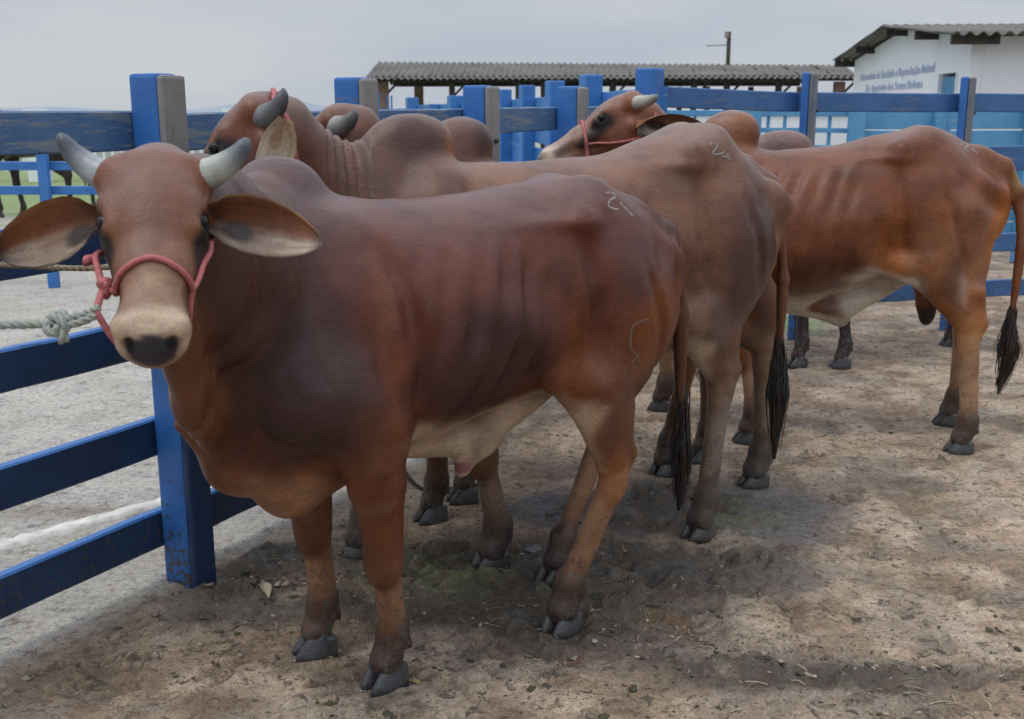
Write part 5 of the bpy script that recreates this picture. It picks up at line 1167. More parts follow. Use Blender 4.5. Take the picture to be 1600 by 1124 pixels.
def zat(x, y):
    i = min(max(np.searchsorted(gx, x) - 1, 0), nx_ - 1); j = min(max(np.searchsorted(gy, y) - 1, 0), ny_ - 1); return float(Z[i, j])

def puddle(px, py, rx, ry, seed, z=0.002):
    c = GP(px, py); n = 60; vs = [(c[0], c[1], z)]
    for i in range(n):
        a = 2 * math.pi * i / n; k = 0.55 + 0.9 * fbm(np.array([math.cos(a) * 1.3 + seed]), np.array([math.sin(a) * 1.3]), None, 3, seed)[0]
        vs.append((c[0] + rx * k * math.cos(a), c[1] + ry * k * math.sin(a), z))
    o = mesh_obj('puddle', vs, [(0, 1 + i, 1 + (i + 1) % n) for i in range(n)], M_WATER, None, True); o['kind'] = 'structure'
M_WATER, _wn, _wb = new_mat('muddy_water'); _wb.inputs['Base Color'].default_value = (0.05, 0.042, 0.032, 1); _wb.inputs['Roughness'].default_value = 0.13; _wb.inputs['Specular IOR Level'].default_value = 0.5
for q in ((872, 858, .09, .07, 3), (915, 800, .13, .10, 7), (1075, 768, .12, .09, 11), (1000, 948, .05, .03, 15)): puddle(*q, z=-0.002)
# clods, straw and litter trodden into the dirt: nobody could count them
def scatter_stuff():
    rs = np.random.RandomState(7)
    bm = bmesh.new(); bmesh.ops.create_icosphere(bm, subdivisions=1 if False else 2, radius=1.0); iv = np.array([v.co[:] for v in bm.verts]); fi = [tuple(v.index for v in f.verts) for f in bm.faces]; bm.free()
    VV = []; FF = []; CCs = []; n = 0
    cl = [(GP(460, 895), .10), (GP(640, 1000), .35), (GP(330, 1020), .3), (GP(800, 860), .3), (GP(1290, 1060), .35), (GP(1020, 1000), .3), (GP(560, 900), .25), (GP(1180, 1050), .3), (GP(1500, 1060), .4), (GP(700, 1080), .5), (GP(860, 850), .2)]
    for k in range(2600):
        if rs.rand() < 0.66: c, r = cl[rs.randint(len(cl))]; x, y = c[0] + rs.randn() * r * 1.1, c[1] + rs.randn() * r * 0.55
        else: x, y = rs.uniform(-1.6, 3.4), 2.2 + rs.rand() ** 1.5 * 6
        if side_of_fence(x, y) < 0.03: continue
        grp = rs.randint(1, 5) if rs.rand() < 0.3 else 1; s_0 = 0.0020 + 0.0085 * rs.rand() ** 5
        for q in range(grp):
            s = s_0 * rs.uniform(.5, 1.1); x1, y1 = x + (rs.randn() * s_0 * 1.3 if q else 0), y + (rs.randn() * s_0 * 1.3 if q else 0)
            m = iv * np.array([s * rs.uniform(.7, 2.2), s * rs.uniform(.7, 1.5), s * rs.uniform(.35, .75)])
            sd_ = rs.rand() * 50; m = m * (0.25 + 1.5 * fbm(iv[:, 0] * 2.4 + sd_, iv[:, 1] * 2.4, iv[:, 2] * 2.4 + 3, 3, 3))[:, None]
            a = rs.rand() * 6.28; ca, sa = math.cos(a), math.sin(a); m = m @ np.array([[ca, sa, 0], [-sa, ca, 0], [0, 0, 1]])
            VV.append(m + np.array([x1, y1, zat(x1, y1) + s * 0.1])); FF += [tuple(i + n for i in f) for f in fi]; n += len(iv)
            g = rs.uniform(.6, 1.3); col = V(0.070, 0.060, 0.045) * g if rs.rand() < 0.62 else V(0.25, 0.205, 0.16) * g
            if rs.rand() < 0.12: col = V(0.060, 0.058, 0.028)
            CCs.append(np.repeat(col[None], len(iv), 0))
    o = mesh_obj('dirt_clods', np.concatenate(VV), FF, vcol_mat('clod', 0.75, 0.3, 150, 0.6, 0.7, 1.3), None, True, np.concatenate(CCs)); o['kind'] = 'stuff'
    mb = MB(); cs = []
    for k in range(420):
        if rs.rand() < 0.6: c, r = cl[rs.randint(len(cl))]; x, y = c[0] + rs.randn() * r, c[1] + rs.randn() * r * 0.5
        else: x, y = rs.uniform(-1.8, 3.2), 2.2 + rs.rand() ** 1.5 * 5
        L = rs.uniform(0.015, 0.07); a = rs.rand() * 6.28; w = rs.uniform(0.0008, 0.0022); z = zat(x, y) + 0.004
        b0 = len(mb.v); mb.tube(catmull([(x, y, z), (x + L * .5 * math.cos(a), y + L * .5 * math.sin(a), z + rs.uniform(0, .008)), (x + L * math.cos(a + .2), y + L * math.sin(a + .2), z)], 3), w, 5)
        cs += [list(V(0.28, 0.235, 0.165) * rs.uniform(.4, 1.3))] * (len(mb.v) - b0)
    o = mesh_obj('straw_litter', mb.v, mb.f, vcol_mat('straw', 0.8, 0.2, 100), None, True, np.array(cs)); o['kind'] = 'stuff'
scatter_stuff()

def leaf_litter(name, label, pix, L, W, col, seed, curl=0.02):
    p = GP(*pix); rs = random.Random(seed); a = rs.uniform(0, 3.1); vs = []; nu, nv = 12, 4
    for lay in (0, 1):
        for i in range(nu + 1):
            for j in range(nv + 1):
                u = i / nu; v = -1 + 2 * j / nv; w = W * math.sin(math.pi * min(.98, u + .04)) ** .7
                x = L * (u - .5); y = w * v; z = curl * (v * v) * .6 + curl * math.sin(u * 5) * .4 + 0.012 - lay * 0.0015
                vs.append((x * math.cos(a) - y * math.sin(a), x * math.sin(a) + y * math.cos(a), z))
    st = (nu + 1) * (nv + 1); fs = []
    for lay in (0, 1):
        for i in range(nu):
            for j in range(nv):
                q = (lay * st + i * (nv + 1) + j, lay * st + (i + 1) * (nv + 1) + j, lay * st + (i + 1) * (nv + 1) + j + 1, lay * st + i * (nv + 1) + j + 1); fs.append(q if lay == 0 else q[::-1])
    o = mesh_obj(name, vs, fs, plain_mat('dry_leaf_%d' % seed, tuple(c * .6 for c in col), col, 40, 0.8, 0.4), None, True); o.location = (p[0], p[1], zat(p[0], p[1])); return tag(o, label, 'husk')
leaf_litter('corn_husk', 'pale curled husk on the dirt between the blue post and the foreleg', (415, 930), 0.14, 0.018, (0.42, 0.37, 0.27), 5)
leaf_litter('corn_husk', 'short straw-coloured husk right of the front hoof of the nearest bull', (646, 1065), 0.06, 0.008, (0.50, 0.36, 0.18), 6, 0.01)

# kerb strip beyond the near fence
def kerb():
    a, b_ = GP(-60, 872), GP(420, 742); rs = random.Random(4); n = 40; vs = []
    d = nrm(b_ - a); nn = V(-d[1], d[0], 0); L = np.linalg.norm(b_ - a)
    for i in range(n + 1):
        c = a + d * (L * i / n); w0 = 0.030 + rs.uniform(-.016, .010); w1 = 0.035 + rs.uniform(-.016, .012); h = 0.014 + rs.uniform(-.002, .002)
        for y, z in ((-w0 - .012, -0.01), (-w0, h), (w1, h), (w1 + .012, -0.01)): vs.append(c + nn * y + V(0, 0, z))
    fs = []
    for i in range(n):
        for k in range(3): fs.append((i * 4 + k, i * 4 + k + 1, (i + 1) * 4 + k + 1, (i + 1) * 4 + k))
    fs += [(0, 1, 2, 3), tuple(n * 4 + k for k in (3, 2, 1, 0))]
    o = mesh_obj('kerb', vs, fs, plain_mat('chipped_whitewash', (0.42, 0.40, 0.36), (0.66, 0.64, 0.60), 22, 0.85, 0.6)); o['kind'] = 'structure'
kerb()

# ------------------------------------------------------------------ near corral fence
def rotz(a): return Matrix.Rotation(a, 4, 'Z')
def post_part(root, x, y, top, wa, wb, ang, grey=True, name='post', bot=-0.05, mats=None, greym=None, w2=0.045):
    greym = greym or M_SIDE
    """timber post: painted half and bare half butted together"""
    mb = MB(); u = V(math.cos(ang), math.sin(ang)); v_ = V(-math.sin(ang), math.cos(ang))
    mb.box((x, y, (top + bot) / 2), (wa, wb, top - bot), rotz(ang), 0.012)
    po = mb.build(name, mats or M_BLUE, root)
    if grey:
        m2 = MB(); c = V(x, y) + u * (wa / 2 + w2 / 2 + 0.002)
        m2.box((c[0], c[1], (top - 0.006 + bot) / 2), (w2, wb + 0.006, top - 0.006 - bot), rotz(ang), 0.010)
        m2.build('side_board', greym, po)
        m3 = MB(); c3 = V(x, y) + u * (wa / 2 + w2 + 0.004) - v_ * 0.0
        m3.tube([(c3[0] - u[0] * .01, c3[1] - u[1] * .01, top - .24), (c3[0] + u[0] * .012, c3[1] + u[1] * .012, top - .24)], 0.011, 8)
        m3.build('bolt', M_BOLT, po, True)
    return po
def side_mat():
    m = paint_mat('half_painted_wood', (0.15, 0.14, 0.14), (0.24, 0.225, 0.22), (0.10, 0.09, 0.085), 0.60, 0.20, (9, 9, 1))
    nt = m.node_tree; b = nt.nodes['Principled BSDF']; src = b.inputs['Base Color'].links[0].from_socket
    g = nt.nodes.new('ShaderNodeNewGeometry'); sp = nt.nodes.new('ShaderNodeSeparateXYZ'); nt.links.new(g.outputs['Position'], sp.inputs[0])
    nn = noise(nt, 6, 4, 0.6, objco(nt)); ad = N(nt, 'ShaderNodeMath', op='MULTIPLY_ADD'); ad.inputs[1].default_value = 0.4
    nt.links.new(nn.outputs[0], ad.inputs[0]); nt.links.new(sp.outputs[2], ad.inputs[2])
    mrr = nt.nodes.new('ShaderNodeMapRange'); mrr.inputs['From Min'].default_value = 1.15; mrr.inputs['From Max'].default_value = 1.0; nt.links.new(ad.outputs[0], mrr.inputs[0])
    nd = noise(nt, 45, 3, 0.6, objco(nt)); rp = rampn(nt, nd.outputs[0], [(0.60, (0.008, 0.03, 0.09)), (0.66, (0.05, 0.045, 0.04))])
    nt.links.new(mixc(nt, mrr.outputs[0], src, rp.outputs[0]), b.inputs['Base Color']); return m
M_SIDE = side_mat()
M_BOLT = plain_mat('rusty_bolt', (0.02, 0.018, 0.018), (0.06, 0.04, 0.03), 60, 0.6, 0.3)
ang = math.atan2(FD[1], FD[0])
NX = V(FD[1], -FD[0])                                   # towards the pen
nf = empty('corral_fence', (0, 0, 0)); tag(nf, 'blue and grey timber rail fence running back from the left foreground', 'fence')
posts = []
for u_, tz in ((-0.95, 1.60), (0, 1.615), (0.97, 1.63), (1.88, 1.62), (2.80, 1.635)):
    p = FP + FD * u_; posts.append(p)
    post_part(nf, p[0], p[1], tz, 0.115, 0.085, ang - math.pi / 2, True, w2=0.028)
P5 = V(.124 * 6.62, 6.72)
post_part(nf, P5[0], P5[1], 1.76, 0.135, 0.135, ang, False)
off = -NX * 0.085
levels = [(0.165, 0.125), (0.475, 0.125), (0.80, 0.12), (1.11, 0.12), (1.440, 0.118)]
for li, (z, hh) in enumerate(levels):
    for a, b_ in ((-1.6, 0.0), (0.0, 0.97), (0.97, 1.88), (1.88, 2.80), (2.80, 3.80)):
        pa, pb = FP + FD * (a + 0.004) + off, FP + FD * (b_ - 0.004) + off
        dz = 0.012 * max(0, a)
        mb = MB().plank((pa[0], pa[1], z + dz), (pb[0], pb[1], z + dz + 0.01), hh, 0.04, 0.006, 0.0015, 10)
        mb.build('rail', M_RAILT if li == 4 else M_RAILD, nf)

# ------------------------------------------------------------------ right fence from the corner post
rf = empty('rail_fence', (0, 0, 0)); tag(rf, 'blue timber rail fence behind the bulls, right of the tall blue corner post', 'fence')
RP = [P5, V(1.90, 7.28), V(3.06, 7.62), V(4.40, 7.95), V(5.6, 8.3)]
ra = math.atan2(0.33, 1.2)
for i, p in enumerate(RP[1:]):
    post_part(rf, p[0], p[1], 1.755 if i == 0 else 1.74, 0.05, 0.10, ra - rad(35), True, greym=M_GREYBLUE)
for z, hh in ((1.57, 0.125), (1.19, 0.17), (0.90, 0.13), (0.60, 0.13), (0.27, 0.12)):
    for i in range(4):
        a, b_ = RP[i], RP[i + 1]; d = nrm(b_ - a); nrm2 = V(-d[1], d[0]) * 0.075
        za = z + (0.03 if i == 0 else 0) * (z > 1.5); zb_ = z
        a2 = a + nrm2 + d * 0.004; b2 = b_ + nrm2 - d * 0.004
        MB().plank((a2[0], a2[1], za), (b2[0], b2[1], zb_), hh, 0.04, 0.006, 0.002, 10).build('rail', M_RAILR, rf)

# ------------------------------------------------------------------ second corral line receding from the corner
cf = empty('chute_fence', (0, 0, 0)); tag(cf, 'bright blue plank fence with square posts receding behind the corner post', 'fence')
CPX = [(921, 8.6, 1.785), (866, 10.0, 1.78), (823, 11.8, 1.785), (788, 13.3, 1.775), (735, 15.6, 1.77), (712, 18.0, 1.775), (680, 20.0, 1.66), (645, 22.0, 1.80)]
CP = [V(P5[0], P5[1])]
for px, y, tz in CPX:
    dep = y * math.cos(TILT) + 0.1; x = (px - 800) / F_PX * dep * 1.0; CP.append(V(x, y))
    w = 0.145 if y < 16 else 0.22
    mb = MB().box((x, y, tz / 2), (w, w, tz), rotz(rad(18)), 0.014); mb.build('post', M_BLUEF, cf)
for i in range(len(CP) - 1):
    a, b_ = CP[i], CP[i + 1]; d = nrm(b_ - a); o2 = V(d[1], -d[0]) * 0.095
    for z, hh in ((1.575, 0.16), (1.30, 0.20), (1.05, 0.20), (0.80, 0.2), (0.52, 0.2), (0.22, 0.2)):
        MB().plank((a[0] + o2[0], a[1] + o2[1], z), (b_[0] + o2[0], b_[1] + o2[1], z), hh, 0.035, 0.005, 0.004, 6).build('rail', M_BLUEF, cf)

# loading pen of blue posts in front of the shed
lp = empty('loading_pen', (0, 0, 0)); tag(lp, 'low blue pen of short posts and boards in front of the long shed', 'pen')
for px, y, tz in ((690, 24, 1.68), (702, 24, 1.70), (722, 23.5, 1.82), (668, 25, 1.66), (757, 22, 1.7)):
    x = (px - 800) / F_PX * (y * .9755 + .1); MB().box((x, y, tz / 2), (0.2, 0.2, tz), None, 0.015).build('post', M_BLUEF, lp, True)
MB().plank((-2.6, 25.2, 1.35), (0.3, 25.2, 1.35), 0.5, 0.05).build('board', M_BLUEF, lp)
MB().plank((-2.6, 25.2, 0.7), (0.3, 25.2, 0.7), 0.5, 0.05).build('board', M_BLUEF, lp)

# pale blue board fence beyond the right fence
pf_ = empty('board_fence', (0, 0, 0)); tag(pf_, 'pale blue board fence standing beyond the right rail fence', 'fence')
yb = 11.2
def bx(px, y=yb): return (px - 800) / F_PX * (y * .9755 + .15)
for px in (1172, 1332, 1460, 1600, 1740): MB().box((bx(px), yb, 0.79), (0.15 if px < 1340 else 0.09, 0.12, 1.58), None, 0.01).build('post', M_PALEB, pf_)
for k, z in enumerate((1.45, 1.22, 0.99, 0.76, 0.53, 0.30)):
    MB().plank((bx(1338), yb + .085, z), (bx(1740), yb + .085, z), 0.215, 0.03, 0.004, 0.003, 8).build('board', M_PALEB, pf_)
for z, hh in ((1.50, .06), (1.33, .05), (1.16, .05), (0.9, .10), (0.6, .10), (0.3, .10)):
    MB().plank((bx(1030), yb + .085, z), (bx(1326), yb + .085, z), hh, 0.03, 0.004, 0.003, 8).build('rail', M_PALEB, pf_)
for px in (1085, 1200, 1226, 1262, 1296): MB().plank((bx(px), yb + .125, 0.2), (bx(px), yb + .125, 1.5), 0.06, 0.025, 0.003, up=(0, 1, 0)).build('slat', M_PALEB, pf_)
# dark cattle race behind it
M_WHITE = plain_mat('white_wash', (0.70, 0.72, 0.76), (0.78, 0.80, 0.83), 0.8, 0.85, 0.25, 0.3)
M_DARKW = plain_mat('dark_timber', (0.03, 0.026, 0.024), (0.07, 0.06, 0.052), 9, 0.8, 0.3)
lw = empty('low_white_wall', (0, 0, 0)); tag(lw, 'low white wall far behind the pale blue boards', 'wall')
MB().box((9.5, 26.5, 0.72), (13.5, 0.2, 1.44)).build('wall_face', M_WHITE, lw)
MB().box((9.5, 26.5, 1.48), (13.6, 0.28, 0.07)).build('coping', M_DARKW, lw)

# ------------------------------------------------------------------ long open shed
def fibro_mat():
    m, nt, b = new_mat('fibre_cement_sheet'); v = objco(nt); n1 = noise(nt, 0.8, 5, 0.65, v); n2 = noise(nt, 6, 4, 0.7, v)
    r = rampn(nt, n1.outputs[0], [(0.3, (0.085, 0.078, 0.072)), (0.7, (0.155, 0.145, 0.132))]); r2 = rampn(nt, n2.outputs[0], [(0.3, (0.65, 0.65, 0.65)), (0.7, (1.2, 1.2, 1.2))])
    nt.links.new(mixc(nt, 1.0, r.outputs[0], r2.outputs[0], 'MULTIPLY'), b.inputs['Base Color']); b.inputs['Roughness'].default_value = 0.9; return m
M_FIBRO = fibro_mat()
def corrugated(A, B, Cq, Dq, per=0.18, amp=0.028, rows=6, th=0.012):
    """sheet from eave A-B up to ridge D-C, waves running along the eave"""
    A, B, Cq, Dq = [V(*q) for q in (A, B, Cq, Dq)]; n = int(np.linalg.norm(B - A) / per * 8)
    nn = nrm(np.cross(B - A, Dq - A)); vs = []; fs = []
    if nn[2] < 0: nn = -nn
    for lay in (0, 1):
        for j in range(rows + 1):
            t = j / rows
            for i in range(n + 1):
                s_ = i / n; p = (A * (1 - s_) + B * s_) * (1 - t) + (Dq * (1 - s_) + Cq * s_) * t
                vs.append(p + nn * (amp * math.sin(s_ * n / 8 * 2 * math.pi) - lay * th - (0.012 if (j % 3) == 2 else 0)))
    st = (n + 1) * (rows + 1)
    for lay in (0, 1):
        for j in range(rows):
            for i in range(n):
                q = (lay * st + j * (n + 1) + i, lay * st + j * (n + 1) + i + 1, lay * st + (j + 1) * (n + 1) + i + 1, lay * st + (j + 1) * (n + 1) + i); fs.append(q if lay == 0 else q[::-1])
    for j in (0, rows):
        for i in range(n): q = (j * (n + 1) + i, j * (n + 1) + i + 1, st + j * (n + 1) + i + 1, st + j * (n + 1) + i); fs.append(q)
    for i in (0, n):
        for j in range(rows): fs.append((j * (n + 1) + i, (j + 1) * (n + 1) + i, st + (j + 1) * (n + 1) + i, st + j * (n + 1) + i))
    return vs, fs
def at_px(px, y, z): 
    # world x so that a thing at distance y and height z stands under that column of the view
    dep = y * math.cos(TILT) - (z - EYE) * math.sin(TILT); return (px - 800) / F_PX * dep
sh = empty('open_shed', (0, 0, 0)); tag(sh, 'long open cattle shed with a grey corrugated roof', 'shed')
y0, y1, ze, zr = 31.0, 34.5, 2.42, 3.02
xl0, xl1, xr = at_px(588, y0, ze), at_px(573, y1, zr), at_px(1345, y0, ze)
vs, fs = corrugated((xl0 - .35, y0, ze), (xr, y0, ze + .03), (xr + .6, y1, zr - .10), (xl0 - .35, y1, zr)); mesh_obj('roof', vs, fs, M_FIBRO, sh, True)
vs, fs = corrugated((xl0 - .35, y1 + 3.5, ze), (xr, y1 + 3.5, ze + .03), (xr + .6, y1 + .03, zr - .10), (xl0 - .35, y1 + .03, zr)); mesh_obj('roof', vs, fs, M_FIBRO, sh, True)
MB().plank((xl0 - .2, y0 + .5, ze + .02), (xr, y0 + .5, ze + .04), 0.16, 0.08).build('beam', M_DARKW, sh)
MB().plank((xl0 - .2, y1 + 3.0, ze + .02), (xr, y1 + 3.0, ze + .04), 0.16, 0.08).build('beam', M_DARKW, sh)
MB().plank((xl0 - .2, y1, zr - .16), (xr, y1, zr - .22), 0.14, 0.08).build('beam', M_DARKW, sh)
M_BRICK = plain_mat('brown_pillar', (0.16, 0.09, 0.07), (0.25, 0.16, 0.13), 4, 0.85, 0.3)
for k, px in enumerate((596, 705, 810, 850, 960, 1088, 1140, 1222, 1318)):
    for yy in (y0 + .5, y1 + 3.0):
        x = at_px(px, y0, 1.8); wd = 0.30 if px in (596, 1318) else 0.16
        MB().box((x + (0.5 if yy > y0 + 1 else 0), yy, (ze - .06) / 2), (wd, 0.16, ze - .065), None, 0.01).build('pillar', M_BRICK if wd > .2 else M_DARKW, sh)
        if yy < y0 + 1: MB().plank((x, yy, ze - .5), (x + .45, yy, ze - .04), 0.07, 0.06, up=(0, 1, 0)).build('brace', M_DARKW, sh)
for i in range(14):
    xx = xl0 + (xr - xl0) * (i + .5) / 14
    MB().plank((xx, y0 + .1, ze - .02), (xx, y1, zr - .10), 0.08, 0.05).build('rafter', M_DARKW, sh)
# small blue service panels near the shed's left end
sp = empty('stall_gate', (0, 0, 0)); tag(sp, 'small dark blue slatted gate under the left end of the long shed', 'gate')
for px in (585, 592, 606, 612): x = at_px(px, 29.5, 1.7); MB().plank((x, 29.5, 0), (x, 29.5, 2.05 if px < 600 else 1.95), 0.07, 0.04, up=(0, 1, 0)).build('slat', M_BLUE, sp)
MB().plank((at_px(583, 29.4, 1.7), 29.44, 1.2), (at_px(614, 29.4, 1.7), 29.44, 1.2), 0.1, 0.03).build('crossbar', M_BLUE, sp)

# ------------------------------------------------------------------ white building with blue lettering
wb_ = empty('laboratory_building', (0, 0, 0)); tag(wb_, 'white single-storey building with grey corrugated roof and blue wall lettering', 'building')
Nc = V(6.70 - .08 * .84, 0); 
def wl_(u): return V(6.70 + .08 * u, (16.8 + .97 * u) / .9755)          # along the gable wall: u metres from the door
Nr, Fa = wl_(-.84), wl_(6.7); gd = nrm(Fa - Nr); gl = np.linalg.norm(Fa - Nr); rd = V(gd[1], -gd[0])   # rd: along the ridge, to the right
LEN = 12.0; zE, zR = 2.58, 2.94; th = 0.18
# gable wall with a door opening: built as a polygon strip with thickness
du0, du1 = 0.55, 1.40                                        # door span along the wall from the near corner
def gp(u, w, z): q = Nr + gd * u + rd * w; return (q[0], q[1], z)
mb = MB(); prof = [(0, 0, zE), (du0, 0, None), (du1, 0, None), (gl / 2, 0, zR), (gl, 0, zE)]
def topz(u): return zE + (zR - zE) * (1 - abs(u - gl / 2) / (gl / 2))
def slab(u0, u1, z0, ztop0, ztop1):
    vs = [gp(u0, 0, z0), gp(u1, 0, z0), gp(u1, 0, ztop1), gp(u0, 0, ztop0), gp(u0, th, z0), gp(u1, th, z0), gp(u1, th, ztop1), gp(u0, th, ztop0)]
    mb.add(vs, [(0, 1, 2, 3), (7, 6, 5, 4), (0, 4, 5, 1), (3, 2, 6, 7), (0, 3, 7, 4), (1, 5, 6, 2)])
slab(0, du0, 0, topz(0), topz(du0)); slab(du0, du1, 2.10, topz(du0), topz(du1)); slab(du1, gl / 2, 0, topz(du1), zR); slab(gl / 2, gl, 0, zR, topz(gl))
mb.build('gable_wall', M_WHITE, wb_)
mb = MB()
for (w0, w1) in ((th + .003, LEN),):
    for u0 in (0.0, gl - th):
        mb = MB()
        vs = [gp(u0, w0, 0), gp(u0 + th, w0, 0), gp(u0 + th, w1, 0), gp(u0, w1, 0), gp(u0, w0, zE), gp(u0 + th, w0, zE), gp(u0 + th, w1, zE), gp(u0, w1, zE)]
        mb.add(vs, [(3, 2, 1, 0), (4, 5, 6, 7), (0, 1, 5, 4), (1, 2, 6, 5), (2, 3, 7, 6), (3, 0, 4, 7)])
        mb.build('side_wall', M_WHITE, wb_)
M_DOOR = plain_mat('blue_door', (0.04, 0.17, 0.34), (0.07, 0.24, 0.44), 8, 0.5, 0.2)
dr = MB(); a, b_ = gp(du0 + .02, 0.06, 0), gp(du1 - .02, 0.06, 0)
dr.plank((a[0], a[1], 1.03), (b_[0], b_[1], 1.03), 2.04, 0.04); dor = dr.build('door', M_DOOR, wb_)
for uu in (du0 - .045, du1 + .005):
    a, b_ = gp(uu, -0.012, 0), gp(uu + .04, -0.012, 0); MB().plank((a[0], a[1], 1.05), (b_[0], b_[1], 1.05), 2.1, 0.02).build('door_frame', M_WHITE, wb_)
h_ = gp(du0 + .12, 0.02, 1.0); MB().box(h_, (0.03, 0.1, 0.03), None, 0.006).build('handle', M_BOLT, dor)
ov, ovg = 0.45, 0.40
for sgn in (0, 1):
    ue = -ov if sgn == 0 else gl + ov; zee = zE + .06 - ov * (zR - zE) / (gl / 2)
    vs, fs = corrugated(gp(ue, -ovg, zee), gp(ue, LEN, zee), gp(gl / 2 + (-.01 if sgn == 0 else .01), LEN, zR + .07), gp(gl / 2 + (-.01 if sgn == 0 else .01), -ovg, zR + .07)); mesh_obj('roof', vs, fs, M_FIBRO, wb_, True)
for u0 in (-.25, gl * .22, gl * .47, gl * .78, gl + .2):
    a, b_ = gp(u0, -ovg + .03, topz(min(max(u0, 0), gl)) - .035 - max(0, -u0) * .1 - max(0, u0 - gl) * .1), gp(u0, 0.3, topz(min(max(u0, 0), gl)) - .035 - max(0, -u0) * .1 - max(0, u0 - gl) * .1)
    MB().plank(a, b_, 0.13, 0.07).build('purlin', M_DARKW, wb_)
M_LETTER = plain_mat('faded_blue_lettering', (0.36, 0.44, 0.62), (0.44, 0.52, 0.68), 6, 0.8, 0.1)
def sign_text(txt, u_left, u_right, z, size):
    cu = bpy.data.curves.new('lettering', 'FONT'); cu.body = txt; cu.size = size; cu.extrude = 0.002; cu.shear = 0.15; cu.offset = 0.002
    o = bpy.data.objects.new('lettering', cu); COL.objects.link(o); bpy.context.view_layer.update()
    w = o.dimensions.x; sx = (u_left - u_right) / w
    me = bpy.data.meshes.new_from_object(o.evaluated_get(bpy.context.evaluated_depsgraph_get())); bpy.data.objects.remove(o); bpy.data.curves.remove(cu)
    # text runs from the far end towards the camera; its face looks away from the building
    X = Vector((-gd[0], -gd[1], 0)); Y = Vector((0, 0, 1)); Nn = X.cross(Y); q = Vector(gp(u_left, -0.012, z))
    for v in me.vertices: v.co = q + X * (v.co.x * sx) + Y * v.co.y + Nn * v.co.z
    me.materials.clear(); me.materials.append(M_LETTER)
    o = bpy.data.objects.new('lettering', me); COL.objects.link(o); o.parent = wb_
sign_text('Laboratório de Sanidade e Reprodução Animal', gl - .60, 1.72, 2.15, 0.205)
sign_text('Dr. Agostinho dos Santos Barbosa', gl - 1.15, 2.35, 1.92, 0.195)

# utility pole behind the shed
up_ = empty('utility_pole', (at_px(1136, 58, 3), 58, 0)); tag(up_, 'dark utility pole with a thin side arm rising behind the long shed', 'pole')
MB().tube([(0, 0, 0), (0, 0, 5.55)], [0.13, 0.10], 12).build('shaft', M_DARKW, up_)
MB().tube([(0, -.02, 4.9), (-1.15, -.02, 4.85)], 0.03, 8).build('side_arm', M_GREYW, up_)
MB().box((-.12, -.05, 5.4), (.2, .2, .3), None, .02).build('insulator_box', M_GREYW, up_)

# ------------------------------------------------------------------ left distance: thin blue fence, white railings, houses
lf_ = empty('thin_rail_fence', (0, 0, 0)); tag(lf_, 'thin bright blue rail fence seen through the gap beneath the top rail at left', 'fence')
yl = 9.6
for z in (1.055, 0.845, 0.47): MB().plank((-6.5, yl, z), (0.2, yl, z), 0.075, 0.03, 0.004).build('rail', M_BLUEF, lf_)
for px in (-60, 73, 212, 380): x = at_px(px, yl, 1); MB().box((x, yl - .06, 0.62), (0.085, 0.07, 1.24), None, .005).build('post', M_BLUEF, lf_)
wf_ = empty('white_railing', (0, 0, 0)); tag(wf_, 'white railing fence on the grass in the far left distance', 'railing')
yw = 25
for z in (1.3, 0.35): MB().plank((-16, yw, z), (-4, yw, z), 0.09, 0.05).build('rail', M_WHITE, wf_)
for i in range(60): MB().box((-15 + i * .2, yw + .05, .75), (0.05, 0.04, 1.1)).build('baluster', M_WHITE, wf_)
for i in range(5): MB().box((-15 + i * 2.2, yw - .1, .8), (0.45, 0.25, 1.6)).build('pillar', M_WHITE, wf_)
fh = empty('far_house', (0, 0, 0)); tag(fh, 'pale low house with dark windows behind the white railing at far left', 'house')
MB().box((-15, 42, 0.65), (16, 6, 1.3)).build('wall', plain_mat('grey_render', (0.42, 0.42, 0.43), (0.55, 0.55, 0.55), 1, 0.9), fh)
MB().box((-15, 42, 1.36), (16.6, 6.6, .1)).build('roof', M_FIBRO, fh)
for i in range(6): MB().box((-21.5 + i * 2.5, 38.985, 0.65), (0.9, 0.03, 0.6)).build('window', M_BOLT, fh)
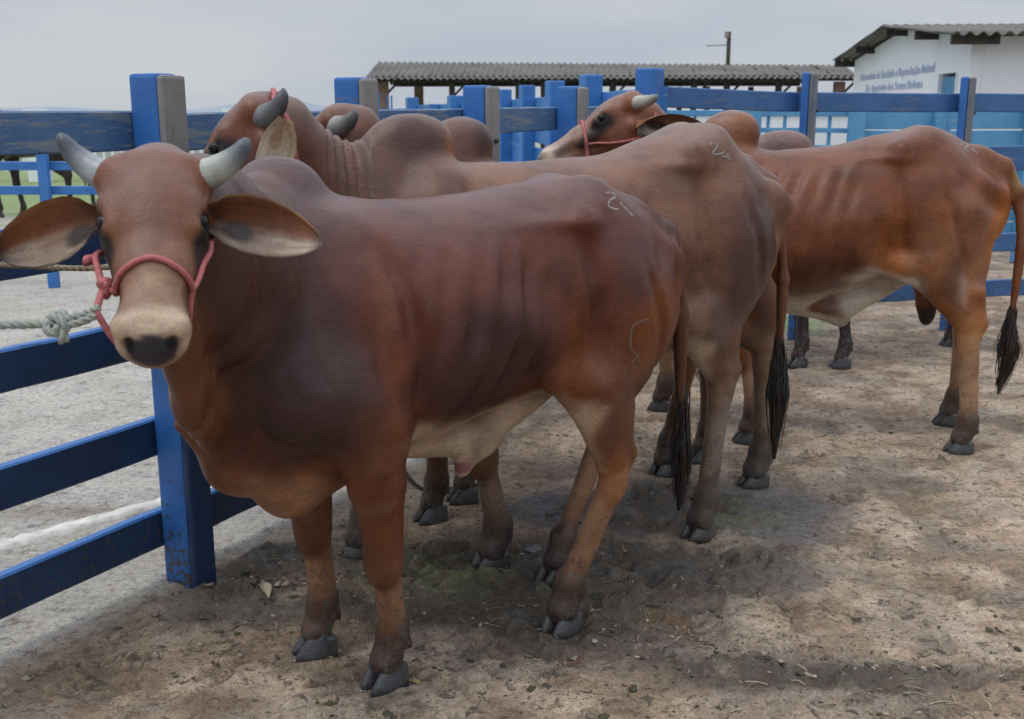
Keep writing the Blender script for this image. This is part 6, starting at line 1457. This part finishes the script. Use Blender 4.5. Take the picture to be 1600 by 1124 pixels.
# low hills on the horizon
rs = np.random.RandomState(3); vs = []; n = 160
for i in range(n + 1):
    x = -1500 + 3000 * i / n; hgt = 6 + 9 * math.exp(-((x + 245) / 45) ** 2) + 3 * math.sin(i * .5) * math.sin(i * .13) 
    vs += [(x, 1150, -2), (x, 1180, max(1, hgt)), (x, 1300, -2)]
fs = []
for i in range(n):
    for k in (0, 1): fs.append((i * 3 + k, (i + 1) * 3 + k, (i + 1) * 3 + k + 1, i * 3 + k + 1))
o = mesh_obj('hills', vs, fs, plain_mat('distant_hill', (0.22, 0.26, 0.31), (0.25, 0.29, 0.34), .01, 0.95, 0.0)); o['kind'] = 'structure'

# ------------------------------------------------------------------ ropes
mb = MB(); k0 = jn; k0w = frA.o + frA.f * k0[0] + frA.l * k0[1] + V(0, 0, k0[2])
kc = DP(90, 505, 1.84)
rope_tube(mb, catmull([k0w + V(0.004, 0, 0.006), DP(130, 492, 1.86), kc + V(0.01, 0, 0.006)], 6), 0.0075)
rope_tube(mb, catmull([k0w + V(0.002, 0, -0.004), DP(128, 503, 1.85), kc + V(0.012, -0.005, -0.004)], 6), 0.0075)
rope_tube(mb, catmull([kc, DP(40, 507, 1.84), DP(-60, 510, 1.82), DP(-330, 520, 1.8)], 6), 0.008)
rope_tube(mb, catmull([kc + V(-.01, 0, .012), kc + V(.012, -.014, .008), kc + V(.014, -.010, -.014), kc + V(-.012, -.012, -.012), kc + V(-.016, .010, .006), kc + V(.006, .014, .014), kc + V(.016, .0, -.01)], 6), 0.0078)
rope_tube(mb, catmull([kc + V(.004, -.012, 0), kc + V(.010, -.012, -.014), kc + V(.012, -.010, -.030)], 5), 0.010)
tag(mb.build('lead_rope', M_ROPE, None, True), 'grey-green lead rope knotted to the pink halter of the nearest bull', 'rope')
mb = MB(); rope_tube(mb, catmull([DP(-260, 405, 2.6), DP(0, 414, 2.72), DP(150, 419, 2.8), DP(260, 400, 2.92), DP(300, 330, 3.05)], 8), 0.008)
tag(mb.build('tether_rope', M_ROPE2, None, True), 'brown tether rope stretched across the pavement behind the head of the nearest bull', 'rope')
p = [GP(628, 735), GP(650, 762), GP(680, 770), GP(760, 760)]; mb = MB(); rope_tube(mb, catmull([q + V(0, 0, .012) for q in p], 8), 0.008)
tag(mb.build('loose_rope', M_DARKW, None, True), 'thin dark rope lying on the dirt behind the forelegs of the nearest bull', 'rope')
